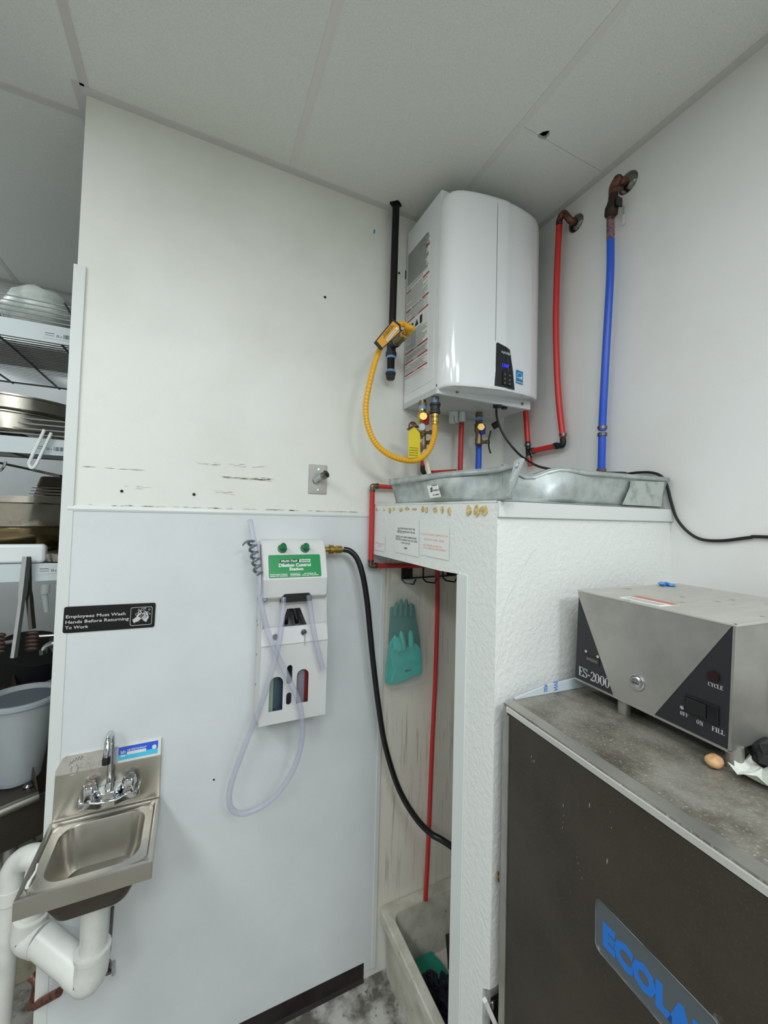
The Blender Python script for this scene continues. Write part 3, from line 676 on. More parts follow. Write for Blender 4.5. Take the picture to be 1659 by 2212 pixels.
obj('valve_stem', G().cyl(v0 + L_ * .55, hk, .006, n=8), M_DBRONZE, blue)
obj('valve_handle', G().box((hk.x - .014, hk.y - .005, hk.z - .016), (hk.x + .014, hk.y + .003, hk.z + .016)), M_IRON, blue, bevel=.004)
f_ = Vector((-0.0120, -0.5947, 2.9360))
obj('copper_elbow', G().tube([v1, v1 + Vector((0, 0, .026)), v1 + Vector((.002, -.014, .046)), (f_.x - .024, f_.y + .01, f_.z + .002), (-.004, f_.y, f_.z)], [.0138, .0140, .0150, .0150, .0150], 12, sub=5), M_COPPER, blue, smooth=True) if False else None
obj('copper_elbow', G().tube([v1 - Vector((0, 0, .004)), v1 + Vector((0, 0, .026)), v1 + Vector((.002, -.014, .046)), (f_.x - .024, f_.y + .01, f_.z + .002), (-.004, f_.y, f_.z)], .0142, 12, sub=5), M_COPPER, blue, smooth=True)
obj('wall_flange', G().lathe([(.036, 0), (.035, .003), (.025, .010), (.014, .012)], (0, f_.y, f_.z), (-1, 0, 0), 24), M_CHROMED, blue, smooth=True)
p = Vector((-0.0020, -0.5854, 2.8228))
wt = tag(obj('hang_tag', G().box((-.006, p.z - .028, -p.y - .006) , (-.0045, p.z + .045, -p.y + .004), Frame((0, 0, 0), (1, 0, 0), (0, 0, 1), (0, -1, 0))), M_PAPER), 'thin white tag strip with green print hanging by the blue pipe valve', 'tag')
text('VALVE', Frame((-.0062, p.y, p.z + .038), (0, 0, -1), (0, 1, 0), (-1, 0, 0)), 0, -.002, 0, .005, M_GREENK, wt, width=.03)
# short pipes under the heater
tag(obj('short_red_pipe', G().tube([(-0.2899, -0.0700, 2.1993), (-0.2929, -0.0700, 2.1240), (-0.2939, -0.0700, 1.9669)], .0108, 12), M_PEXR2, smooth=True), 'short straight red pipe from heater underside down into the metal pan', 'pipe')
obj('end_cap', G().lathe([(.0125, 0), (.0125, .022)], (-0.2897, -0.0700, 2.1934), (0, 0, 1), 12), M_DBRASS, bpy.data.objects['short_red_pipe'])
bp = tag(obj('short_blue_pipe', G().tube([(-0.2157, -0.0900, 2.0933), (-0.2145, -0.0900, 2.0399), (-0.2153, -0.0900, 1.9667)], .0128, 12), M_PEXB, smooth=True), 'short thick blue pipe below the cold valve dropping into the metal pan', 'pipe')
obj('crimp_ring', G().lathe([(.0158, -.005), (.0158, .005)], (-0.2156, -0.0900, 2.0893), (0, 0, 1), 14).lathe([(.0155, -.004), (.0155, .004)], (-0.2160, -0.0900, 2.1091), (0, 0, 1), 14), M_CHROMED, bp, smooth=True)
lr = tag(obj('low_red_pipe', G().tube([(-0.2870, -0.0300, 1.9748), (-0.4147, -0.0300, 1.9600)], .009, 10, smooth=False).tube([(-0.4567, -0.0300, 2.0263), (-0.4533, -0.0300, 1.9824)], .009, 10, smooth=False), M_PEXR2, smooth=True), 'red pipe corner low on the wall behind the cream pipe', 'pipe')
obj('elbow', G().tube([(-0.4534, -0.0300, 1.9862), (-0.4483, -0.0300, 1.9597), (-0.4102, -0.0300, 1.9603)], .0098, 10), M_BLACKM, lr, smooth=True)
# red pipe around the closet header and down the niche
q1, q2, q3, q4 = Vector((-0.5844, -0.0280, 1.8967)), Vector((-0.6709, -0.0280, 1.8902)), Vector((-0.6657, -0.0280, 1.5809)), Vector((-0.3715, -0.0280, 1.5604))
q2.x -= .005; q3.x = q2.x + .002; q1.x += .12; q1.z = q2.z; 
n = thing('closet_red_pipe', 'red pipe wrapping round the closet header and down the niche wall', 'pipe', tuple(q2))
obj('top_tube', G().tube([q1, q2 + Vector((.012, 0, 0))], .0088, 12, smooth=False), M_PEXR2, n, smooth=True)
obj('side_tube', G().tube([q2 + Vector((0, 0, -.012)), (q3.x, q3.y, q3.z + .012)], .0098, 12, smooth=False), M_PEXR2, n, smooth=True)
obj('lower_tube', G().tube([q3 + Vector((.012, 0, 0)), (q4.x, q4.y, q3.z - .008)], .0096, 12, smooth=False), M_PEXR2, n, smooth=True)
q4.z = q3.z - .008
obj('drop_tube', G().tube([q4, (-0.3657, -0.0280, 1.4214), (-0.3687, -0.0300, 1.1359), (-0.3804, -0.0350, 0.8581), (-0.3981, -0.0500, 0.5041), (-0.4191, -0.0700, 0.2694)], .0092, 12), M_PEXR2, n, smooth=True)
obj('elbow', G().tube([q2 + Vector((.016, 0, 0)), q2, q2 + Vector((0, 0, -.016))], .0092, 10), M_DBRASS, n, smooth=True)
obj('elbow', G().tube([Vector(q3) + Vector((0, 0, .016)), q3, q3 + Vector((.016, 0, 0))], .0092, 10), M_DBRASS, n, smooth=True)
for c_, ax in ((q2 + Vector((.02, 0, 0)), (1, 0, 0)), (q2 + Vector((0, 0, -.018)), (0, 0, 1)), (q3 + Vector((0, 0, .018)), (0, 0, 1)), (q3 + Vector((.02, 0, 0)), (1, 0, 0)), (q4 + Vector((0, 0, -.012)), (0, 0, 1))):
    obj('crimp_ring', G().lathe([(.012, -.0045), (.012, .0045)], c_, ax, 14), M_CHROMED, n, smooth=True)
# power cord
tag(obj('power_cord', G().tube([(-0.2568, -0.2459, 2.2100), (-0.2376, -0.2300, 2.1669), (-0.2125, -0.2400, 2.1039), (-0.1848, -0.2800, 2.0372), (-0.2039, -0.3600, 1.9908), (-0.2779, -0.5000, 1.9464), (-0.30, -0.66, 1.915), (-0.12, -0.67, 1.925), (-0.0180, -0.5870, 1.9325), (-0.0140, -0.6389, 1.9362), (-0.0120, -0.6857, 1.9324), (-0.0120, -0.7160, 1.9171), (-0.0120, -0.7306, 1.8880), (-0.0120, -0.7425, 1.8389), (-0.0100, -0.7567, 1.7909), (-0.0080, -0.7840, 1.7541), (-0.0080, -0.8192, 1.7338), (-0.0080, -0.8685, 1.7333), (-0.0080, -0.9285, 1.7457), (-0.0080, -0.9644, 1.7491), (-0.008, -1.25, 1.75)], .0042, 8, sub=8), M_BLACKM, smooth=True), 'black power cord draped from the heater over the pan and right wall', 'cable')

# ================================================================ DRAIN PAN ON THE CLOSET
pan = thing('drain_pan', 'dented galvanized drain pan on top of the white closet', 'pan', (-0.35, -0.45, TOP))
def wallgrid(bot, top, n, m_, disp):
    g = G(); rows = []
    for j in range(m_ + 1):
        t = j / m_
        rows.append([Vector(b).lerp(Vector(tp), t) + Vector(disp(i / n, t)) for i, (b, tp) in enumerate(zip(bot, top))])
    g.loft(rows, False, False, close=False)
    return g
N_ = 24
def lerp(a, b, t): return a + (b - a) * t
zb = TOP + .0065
# left side (towards the viewer's left)
bot = [(-.664, lerp(-.215, -.778, i / N_), zb) for i in range(N_ + 1)]
top = [(-.668, lerp(-.172, -.802, i / N_), lerp(1.906, 1.9, i / N_)) for i in range(N_ + 1)]
def dl(s_, t):
    return (.012 * sin(s_ * 9) * sin(pi * t) + (.03 * t * (1 - abs(s_ - .8) * 4) if abs(s_ - .8) < .25 else 0), 0, -.002 * math.exp(-((s_ - .86) / .05) ** 2) * t)
obj('left_wall', wallgrid(bot, top, N_, 8, dl), M_GALV, pan, smooth=True, thick=.0015)
bot = [(lerp(-.655, -.045, i / N_), -.728, zb) for i in range(N_ + 1)]
top = [(lerp(-.640, -.02, i / N_), -.738, lerp(1.905, 1.912, i / N_)) for i in range(N_ + 1)]
def df(s_, t):
    d = math.exp(-((s_ - .19) / .06) ** 2)
    return (0, .055 * math.exp(-((s_ - .15) / .12) ** 2) * t + .012 * sin(s_ * 14) * sin(pi * t) * (s_ < .5), -.018 * d * t + .006 * math.exp(-((s_ - .3) / .07) ** 2) * t)
obj('front_wall', wallgrid(bot, top, N_, 8, df), M_GALV, pan, smooth=True, thick=.0015)
# folded corner
g = G().loft([[(-.662, -.770, zb), (-.672, -.782, 1.86), (-.668, -.792, 1.904)], [(-.661, -.772, zb), (-.674, -.795, 1.86), (-.664, -.806, 1.910)], [(-.656, -.765, zb), (-.660, -.788, 1.86), (-.650, -.802, 1.909)], [(-.648, -.740, zb), (-.650, -.768, 1.86), (-.640, -.762, 1.903)]], False, False, close=False)
obj('folded_corner', g, mat('bright_galvanized', (206, 213, 214), .28, .7), pan, thick=.002)
obj('back_wall', G().box((-.66, -.205, zb), (-.03, -.203, 1.905)), M_GALV, pan)
obj('end_wall', G().box((-.03, -.73, zb), (-.028, -.203, 1.91)), M_GALV, pan)
obj('pan_floor', G().box((-.664, -.735, TOP + .0055), (-.028, -.2, TOP + .0075)), M_GALV, pan)
# rolled rims
pts = [Vector(t_) + Vector(dl(i / N_, 1)) for i, t_ in enumerate([(-.668, lerp(-.172, -.802, i / N_), lerp(1.906, 1.9, i / N_)) for i in range(N_ + 1)])]
g = G().loft([[p + Vector((-.006, 0, 0)) for p in pts], [p + Vector((-.008, 0, lerp(-.022, -.012, i / N_))) for i, p in enumerate(pts)]], False, False, close=False)
g.loft([[p + Vector((-.006, 0, 0)) for p in pts], [p + Vector((.004, 0, .0015)) for p in pts]], False, False, close=False)
obj('rim', g, M_GALV, pan, smooth=True, thick=.0012)
pts = [Vector(t_) + Vector(df(i / N_, 1)) for i, t_ in enumerate([(lerp(-.640, -.02, i / N_), -.738, lerp(1.905, 1.912, i / N_)) for i in range(N_ + 1)])]
g = G().loft([[p + Vector((0, -.004, 0)) for p in pts], [p + Vector((0, -.006, -.012)) for p in pts]], False, False, close=False).loft([[p + Vector((0, -.004, 0)) for p in pts], [p + Vector((0, .012, .001)) for p in pts]], False, False, close=False)
obj('rim', g, M_GALV, pan, smooth=True, thick=.0012)
# corroded patch on the right of the front wall
obj('rough_patch', G().prism([(-.235, 1.824), (-.06, 1.824), (-.045, 1.898), (-.2, 1.892), (-.205, 1.87)], .7415, .7422, FB), mat('white_corrosion', (176, 184, 176), .8, .1, bump=(60, 1.0), var=((150, 160, 154), 30, .45, .6)), pan)
# sticker
b0, b1, b2, b3 = Vector((-0.6900, -0.4799, 1.8304)), Vector((-0.6900, -0.5350, 1.8327)), Vector((-0.6900, -0.5174, 1.8666)), Vector((-0.6900, -0.4605, 1.8672))
u_ = (b1 - b0).normalized(); v_ = (b3 - b0); v_ = (v_ - u_ * v_.dot(u_)).normalized(); FK = Frame(b0, u_, v_, u_.cross(v_))
wd, ht = (b1 - b0).length, (b3 - b0).length
stk = obj('plumber_sticker', G().add([b0, b1, b2, b3] + [p + Vector((.001, 0, 0)) for p in (b0, b1, b2, b3)], [(0, 1, 2, 3), (7, 6, 5, 4), (0, 4, 5, 1), (1, 5, 6, 2), (2, 6, 7, 3), (3, 7, 4, 0)]), M_PAPER, pan)
text('For Service Call', FK, wd * .16, ht * .8, .0008, ht * .10, M_INK, stk, width=wd * .5)
text('S', FK, wd * .06, ht * .42, .0008, ht * .40, M_INK, stk, width=wd * .2, bold=.05)
text('PLUMBING LLC', FK, wd * .3, ht * .44, .0008, ht * .15, M_LINE, stk, width=wd * .6)
text('417 - SERVICE', FK, wd * .3, ht * .14, .0008, ht * .11, M_INK, stk, width=wd * .58)

# ================================================================ NOTICES ON THE CLOSET HEADER
FH = FX(XF - .0015)
n1 = tag(obj('mop_notice', G().prism([(.222, 1.652), (.382, 1.652), (.378, 1.765), (.215, 1.755)], 0, .0008, FH), M_CLEARLBL), 'laminated notice in small black print on the closet header', 'notice')
for z, s_, w_, u_ in ((1.7325, 'ALL MOP HEADS MUST BE', .118, .237), (1.722, 'EMPTIED WHEN NOT IN USE', .122, .234), (1.7045, 'TODOS LOS CUBOS DEBEN ESTAR', .145, .222), (1.695, 'VACIOS CUANDO NO SE USEN', .15, .222), (1.685, 'POR FAVOR', .06, .265), (1.669, 'THANKS', .022, .285)):
    text(s_, FH, u_, z - (.0 if 1 else 0), .0009, .0082, M_INK, n1, width=w_)
obj('underline', G().box((.237, 1.7305, .0008), (.255, 1.7312, .0013), FH).box((.234, 1.720, .0008), (.283, 1.7207, .0013), FH).box((.222, 1.7025, .0008), (.258, 1.7032, .0013), FH), M_INK, n1)
n2 = tag(obj('red_notice', G().box((.392, 1.66, 0), (.545, 1.75, .0007), FH), M_CLEARLBL), 'clear notice with faded red print right of the black print notice', 'notice')
for z, s_, w_, u_ in ((1.722, 'DO NOT PLACE CHEMICALS IN', .142, .396), (1.707, 'THE MOP SINK AREA', .11, .412), (1.690, 'NO PONGA QUIMICOS', .10, .41), (1.682, 'EN EL AREA DEL FREGADERO', .12, .41)):
    text(s_, FH, u_, z, .0008, .0078, M_REDTXT, n2, width=w_)
n3 = tag(obj('small_notice', G().box((.045, 1.645, 0), (.135, 1.70, .0007), FH), M_CLEARLBL), 'small clear notice with faint red print beside the red vertical pipe', 'notice')
for z, s_, w_, u_ in ((1.669, 'KEEP AREA CLEAN AT', .078, .052), (1.66, 'ALL TIMES', .032, .075)):
    text(s_, FH, u_, z, .0008, .007, M_REDTXT, n3, width=w_)

# ================================================================ THINGS IN THE NICHE
rk = thing('utility_rack', 'black metal hook rack on the niche wall behind the red pipe', 'rack', (-.52, 0, 1.55))
za, zc = 1.578, 1.522
g = G().tube([(-.530, -.012, za), (-.16, -.012, za + .002)], .0034, 6, smooth=False).tube([(-.530, -.012, zc), (-.16, -.012, zc + .006)], .0034, 6, smooth=False)
obj('rail', g, M_BLACKM, rk)
for x in (-.527, -.428, -.33, -.245):
    obj('hook', G().tube([(x, -.012, za), (x, -.012, zc - .004), (x + .004, -.03, zc - .014), (x + .02, -.07, zc - .014), (x + .026, -.078, zc + .006)], .0036, 6, smooth=False), M_BLACKM, rk)
for x in (-.518, -.305):
    p = obj('mount_plate', G().box((x, 1.524, 0.002), (x + .04, 1.574, .010), FB), M_BLACKM, rk)
    obj('screw', G().disc((x + .024, 1.565), .006, .010, .013, FB, 10), M_CHROMED, p)
# rubber gloves in a plastic bag
gl = thing('rubber_gloves', 'teal rubber gloves in a clear bag hanging in the niche', 'gloves', (-.52, -.045, 1.12))
def fing(pts, r, w=.028):
    # flat glove finger / palm outline with rounded section
    return G().tube([Vector((p[0], -p[2] if len(p) > 2 else -w, p[1])) for p in pts], r, 8, sub=4)
def palm(name, poly, y0, y1, m, par):
    o = obj(name, G().prism(poly, y0, y1, FB), m, par, bevel=.004); return o
P = lambda x, y, c=0: None
pts = [(-0.5841, -0.0350, 1.1180), (-0.5414, -0.0350, 1.1186), (-0.4385, -0.0350, 1.1438), (-0.4498, -0.0350, 1.2419), (-0.4720, -0.0350, 1.2667), (-0.5077, -0.0350, 1.2542), (-0.5325, -0.0350, 1.2425), (-0.5801, -0.0350, 1.2607), (-0.5851, -0.0350, 1.2218), (-0.5714, -0.0350, 1.1662)]
palm('front_glove', [(p[0], p[2]) for p in pts], .026, .044, M_TEAL, gl)
for a, b, r_ in (((-0.4914, -0.0360, 1.2544), (-0.4953, -0.0360, 1.3211), .0125), ((-0.5258, -0.0380, 1.2444), (-0.5404, -0.0380, 1.3224), .0125), ((-0.5621, -0.0400, 1.2530), (-0.5677, -0.0400, 1.3076), .0115)):
    obj('glove_finger', G().tube([a, (Vector(a) + Vector(b)) / 2, b], [r_, r_, r_, r_, r_, r_, r_, r_ * .95, r_ * .9, r_ * .8, r_ * .65, r_ * .35, r_ * .1], 10, sub=6), M_TEAL, gl, smooth=True)
obj('folded_thumb', G().prism([(p[0], p[2]) for p in ((-0.5764, -0.0460, 1.2959), (-0.5521, -0.0460, 1.3005), (-0.5342, -0.0460, 1.2461), (-0.5586, -0.0460, 1.2401))], .040, .052, FB), M_TEAL, gl, bevel=.003)
pts = [(-0.5991, -0.0280, 1.1265), (-0.5786, -0.0280, 1.1144), (-0.5648, -0.0280, 1.1989), (-0.5676, -0.0280, 1.2988), (-0.5831, -0.0280, 1.2734), (-0.5932, -0.0280, 1.2026)]
palm('side_glove', [(p[0], p[2]) for p in pts], .020, .032, M_TEAL, gl)
pts = [(-0.5776, -0.0240, 1.1451), (-0.4297, -0.0240, 1.1386), (-0.4421, -0.0240, 1.2751), (-0.4642, -0.0240, 1.3710), (-0.4720, -0.0240, 1.4185), (-0.5791, -0.0240, 1.4133), (-0.5837, -0.0240, 1.2903)]
palm('back_glove', [(p[0], p[2]) for p in pts], .014, .024, M_TEALD, gl)
for a, b in (((-0.5617, -0.0240, 1.3791), (-0.5550, -0.0240, 1.4335)), ((-0.5388, -0.0240, 1.3772), (-0.5344, -0.0240, 1.4432)), ((-0.5157, -0.0240, 1.3753), (-0.5112, -0.0240, 1.4417)), ((-0.4901, -0.0240, 1.3732), (-0.4894, -0.0240, 1.4253))):
    obj('glove_finger', G().tube([a, (Vector(a) + Vector(b)) / 2, b], [.0095, .0095, .0095, .0095, .0095, .0095, .009, .009, .0085, .008, .007, .005, .002], 8, sub=6), M_TEALD, gl, smooth=True)
text('SIZE 10', Frame(((-0.5212, -0.0455, 1.1593)), (.99, 0, .1), (-.1, 0, .99), (0, -1, 0)), 0, 0, 0, .010, M_INK, gl, width=.026, bold=.02)
rd = random.Random(5)
rings = []
for z, x0, x1 in ((1.112, -.602, -.438), (1.2, -.596, -.438), (1.3, -.59, -.438), (1.4, -.588, -.438), (1.46, -.588, -.438), (1.495, -.585, -.44), (1.515, -.555, -.455), (1.522, -.53, -.50)):
    rings.append([(lerp(x0, x1, i / 8), -.05 - .012 * sin(pi * i / 8) + rd.uniform(-.003, .003) - .008 * (z < 1.4), z) for i in range(9)] + [(lerp(x1, x0, i / 8), -.006 + rd.uniform(-.001, .001), z) for i in range(9)])
obj('plastic_bag', G().loft(rings), M_BAG, gl, smooth=True)

# mop sink basin
ms = thing('mop_sink', 'dirty grey stone floor mop sink inside the closet niche', 'mop sink', (-.3, -.32, 0))
x0, x1, y0, y1, zt = -.588, -.005, -.588, -.004, .25
def rr3(x0, y0, x1, y1, r, z): return [(p[0], p[1], z) for p in rrect(x0, y0, x1, y1, r, 5)]
rings = [rr3(x0 + .03, y0 + .03, x1, y1, .02, 0.0), rr3(x0 + .025, y0 + .03, x1, y1, .02, .2), rr3(x0, y0, x1, y1, .02, zt - .035), rr3(x0, y0, x1, y1, .02, zt - .004), rr3(x0 + .004, y0 + .004, x1 - .004, y1 - .004, .02, zt),
         rr3(x0 + .032, y0 + .03, x1 - .03, y1 - .045, .03, zt), rr3(x0 + .036, y0 + .034, x1 - .034, y1 - .048, .03, zt - .004), rr3(x0 + .06, y0 + .06, x1 - .06, y1 - .055, .05, .03), rr3(x0 + .1, y0 + .1, x1 - .1, y1 - .1, .05, .022)]
obj('basin', G().loft(rings), M_MOP, ms, smooth=True)
tag(obj('green_dustpan', G().prism([(p[0], p[1]) for p in ((-0.4878, -0.0653, 0.0750), (-0.3882, -0.0695, 0.0750), (-0.3743, -0.1055, 0.0600), (-0.3664, -0.1572, 0.0600), (-0.3908, -0.1873, 0.0600), (-0.4278, -0.2097, 0.0600), (-0.4986, -0.1250, 0.0700))], .05, .062), M_GREEND, bevel=.003), 'teal green plastic dustpan lying in the mop sink', 'dustpan')
g = G(); rd = random.Random(8)
for k in range(130):
    p = Vector((-0.4940, -0.2299, 0.1200)) + Vector((rd.uniform(-.07, .07), rd.uniform(-.14, .05), rd.uniform(-.03, .02)))
    if p.x < -.505: continue
    d = Vector((rd.uniform(-.02, .03), rd.uniform(-.05, .0), rd.uniform(-.02, .005)))
    g.tube([p, p + d * .5 + Vector((rd.uniform(-.01, .01), 0, .008)), p + d], .0055, 5, sub=3)
g.blob(Vector((-0.4800, -0.2298, 0.0900)), .06, .08, .035, 3, .12)
g.blob(Vector((-0.4821, -0.3053, 0.0900)), .06, .08, .035, 4, .12)
mh = tag(obj('mop', g, M_NAVY, kind=None), 'shaggy navy mop head in the mop sink', 'mop')
g = G().tube([(-0.4795, -0.2342, 0.1100), (-0.4911, -0.2555, 0.1150), (-0.5040, -0.2705, 0.1100)], .004, 6)
obj('mop_clip', g, M_CHROMED, mh)
g = G().tube([(-0.3347, -0.1200, 0.1476), (-0.3531, -0.1600, 0.1244), (-0.3693, -0.1900, 0.1057)], [.018] * 13, 10)
tag(obj('broom_handle', g, M_BLACKM, smooth=True), 'black broom handle leaning in the mop sink behind the white post', 'broom')
tag(obj('white_rag', G().blob((-0.4162, -0.2427, 0.0500), .035, .03, .02, 7, .2), M_PVC, smooth=True), 'pale pinkish rag by the mop head at the bottom', 'cloth')
g = G().tube([(-0.3801, -0.1973, 0.0900), (-0.3951, -0.2281, 0.0800)], .02, 10)
tag(obj('dark_scrubber', g, M_DBRONZE, smooth=True), 'dark brown scrub brush half hidden behind the white post', 'brush')
# broken bracket and pipe stub beside the post
br = thing('post_bracket', 'pale metal strap with dark fitting at the foot of the closet post', 'bracket', (-.62, -.745, .66))
obj('strap', G().tube([(-0.6863, -0.7450, 0.7346), (-0.6587, -0.7500, 0.6736)], .006, 4, smooth=False), M_PVC, br)
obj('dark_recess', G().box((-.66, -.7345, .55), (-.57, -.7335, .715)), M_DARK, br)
obj('fitting', G().blob((-0.6590, -0.7420, 0.7058), .010, .006, .012, 2, .1), M_CHROMED, br, smooth=True)
tag(obj('screw_hook', G().tube([(-0.6502, -0.7400, 0.9859), (-0.6615, -0.7500, 0.9898), (-0.6498, -0.7400, 0.9677)], .003, 6), M_BRASS), 'small brass hook on the closet edge beside the dish machine', 'hook')

# ================================================================ PIPE STUB WITH WALL PLATE
pl = thing('pipe_wall_plate', 'grey steel wall plate with threaded conduit stub on the white wall', 'wall plate', (-.887, 0, 1.9))
obj('plate', G().prism(rrect(-.922, 1.850, -.852, 1.959, .003), 0, .003, FB), M_STEELB, pl, bevel=.0012)
q = Vector((-0.8932, -0.0030, 1.9002)); qd = (Vector((-0.8687, -0.0550, 1.9235)) - q).normalized()
obj('conduit', G().lathe([(.0145, 0), (.0145, .003), (.0105, .004), (.0105, .044)], q, qd, 16), M_GALV, pl, smooth=True)
obj('coupling', G().lathe([(.0105, 0), (.0145, .002), (.0145, .006), (.0125, .008), (.0125, .012), (.0145, .014), (.0145, .019), (.011, .02)], q + qd * .040, qd, 16), M_CHROMED, pl, smooth=True)
for z in (1.943, 1.866):
    obj('screw', G().disc((-.886, z), .004, .003, .0045, FB, 10), M_CHROME, pl)

# ================================================================ HANDWASH SIGN
sg = thing('handwash_sign', 'black handwashing sign on the lower wall panel above the small sink', 'sign', (-1.5, -.004, 1.44))
s0, s1, s2, s3 = Vector((-1.6285, -0.0040, 1.4125)), Vector((-1.3964, -0.0040, 1.4091)), Vector((-1.3956, -0.0040, 1.4856)), Vector((-1.6264, -0.0040, 1.4882))
u_ = (s1 - s0); W_ = (u_.length + (s2 - s3).length) / 2; u_.normalize(); v_ = (s3 - s0); v_ = (v_ - u_ * v_.dot(u_)).normalized(); H_ = ((s3 - s0).length + (s2 - s1).length) / 2
FG = Frame(s0, u_, v_, (0, -1, 0))
obj('plate', G().prism(rrect(0, 0, W_, H_, .006), 0, .003, FG), M_SIGN, sg, bevel=.001)
kx, ky = W_ / 200, H_ / 60
for s_, v0_, w_ in (('Employees Must Wash', 34, 127), ('Hands Before Returning', 21.5, 135), ('To Work', 9, 48)):
    text(s_, FG, 5 * kx, v0_ * ky, .0032, .0125, M_SIGNW, sg, width=w_ * kx, bold=.012)
o_ = rrect(143 * kx, 7 * ky, 193 * kx, 51 * ky, .005, 4); i_ = rrect(143.9 * kx, 8 * ky, 192.1 * kx, 50 * ky, .0045, 4)
g = G(); n = len(o_)
for k in range(n):
    g.prism([o_[k], o_[(k + 1) % n], i_[(k + 1) % n], i_[k]], .0028, .0034, FG)
obj('border_line', g, M_SIGNW, sg)
g = G()
def sp(pts): g.prism([(a * kx, b * ky) for a, b in pts], .0028, .0034, FG)
sp([(148, 21), (156, 27), (160, 34), (170, 38), (168, 35), (176, 32), (173, 28), (168, 23), (162, 17), (155, 15), (152, 13)])
for k in range(4):
    a, b = 163 + k * 3.2, 26 - k * 2.4 + 6
    sp([(a - 2, b - 3), (a + 11 - k, b + 6), (a + 13 - k, b + 4.4), (a, b - 5)])
sp([(172, 19), (180, 25), (178, 36), (174, 42), (177, 42), (183, 34), (184, 30), (186, 26), (180, 14)])
sp([(163, 42), (168, 34), (170, 35), (165, 44)])
sp([(159, 38), (163, 34), (164, 36), (161, 39)])
obj('hands_symbol', g, M_SIGNW, sg)
g = G()
for a, b, r_ in ((157, 34, 3), (162, 44, 2.4), (170, 45, 3.4), (176, 47, 2), (186, 44, 2.4), (182, 38, 2), (187, 34, 2), (176, 40, 2), (161, 39, 1.6)):
    for k in range(10):
        b0, b1 = 2 * pi * k / 10, 2 * pi * (k + 1) / 10
        sp_ = [(a + r_ * cos(b0), b + r_ * sin(b0)), (a + r_ * cos(b1), b + r_ * sin(b1)), (a + (r_ - .8) * cos(b1), b + (r_ - .8) * sin(b1)), (a + (r_ - .8) * cos(b0), b + (r_ - .8) * sin(b0))]
        g.prism([(x * kx, y * ky) for x, y in sp_], .0028, .0034, FG)
obj('bubble_symbols', g, M_SIGNW, sg)

# ================================================================ CHEMICAL DISPENSER
dp = thing('chemical_dispenser', 'light grey plastic chemical dispenser mounted on the lower wall panel', 'dispenser', (-.97, 0, 1.05))
# lower cabinet: sloped front above, hollow with windows
cabx0, cabx1 = -1.088, -.868
fy = .118
hull = Frame((cabx0, 0, 0), (0, -1, 0), (0, 0, 1), (1, 0, 0))
z0, z1, z2 = 1.095, 1.36, 1.492
# side walls, back, bottom
side_poly = [(.004, z0 - .012), (fy, z0), (fy + .004, z1 - .02), (fy - .004, z1 + .01), (.098, z2 - .01), (.098, z2), (.004, z2)]
g = G().prism(side_poly, 0, .005, hull).prism(side_poly, cabx1 - cabx0 - .005, cabx1 - cabx0, hull)
g.box((cabx0, z0 - .012, .004), (cabx1, z2, .009), FB)
g.prism([(.004, z0 - .012), (fy, z0), (fy, z0 + .006), (.004, z0 - .006)], 0, cabx1 - cabx0, hull)
cab = obj('cabinet_body', g, M_DISP, dp, bevel=.002)
# front plate with cut-outs, made of pieces around the openings
FD = Frame((cabx0, -fy, 0), (1, 0, 0), (0, 0, 1), (0, -1, 0))
Wc = cabx1 - cabx0
def arch(u0, u1, v0, v1, k=8, round_bottom=False):
    c, r_ = (u0 + u1) / 2, (u1 - u0) / 2
    top_ = [(c + r_ * cos(pi * j / k), v1 - r_ + r_ * sin(pi * j / k)) for j in range(k + 1)]
    bot_ = [(c - r_ * cos(pi * j / k), v0 + r_ - r_ * sin(pi * j / k)) for j in range(k + 1)] if round_bottom else [(u0, v0), (u1, v0)]
    return bot_, top_
openings = [(.030, .074, 1.135, 1.245, False), (.118, .158, 1.147, 1.258, False), (.085, .103, 1.215, 1.277, True), (.085, .103, 1.148, 1.188, True)]
bm = bmesh.new()
outer = [bm.verts.new(p + (0,)) for p in [(0, z0), (Wc, z0), (Wc, z1 - .018), (0, z1 - .018)]]
def loop(vs): return [bm.edges.new((vs[i], vs[(i + 1) % len(vs)])) for i in range(len(vs))]
ed = loop(outer)
for u0, u1, v0, v1, rb in openings:
    b_, t_ = arch(u0, u1, v0, v1, 8, rb)
    pts = [(x, y) for x, y in b_] + [(x, y) for x, y in t_]
    cl = []
    for p in pts:
        if not cl or (abs(p[0] - cl[-1][0]) + abs(p[1] - cl[-1][1])) > 1e-5: cl.append(p)
    if abs(cl[0][0] - cl[-1][0]) + abs(cl[0][1] - cl[-1][1]) < 1e-5: cl.pop()
    ed += loop([bm.verts.new(p + (0,)) for p in cl])
bmesh.ops.triangle_fill(bm, use_beauty=True, use_dissolve=False, edges=ed)
me = bpy.data.meshes.new('front_plate'); bm.to_mesh(me); bm.free()
for v in me.vertices: v.co = FD((v.co.x, v.co.y, .002))
me.materials.append(M_DISP)
fo = bpy.data.objects.new('front_plate', me); COL.objects.link(fo); fo.parent = dp; fo.matrix_parent_inverse = dp.matrix_basis.inverted()
md = fo.modifiers.new('t', 'SOLIDIFY'); md.thickness = .004; md.offset = 0
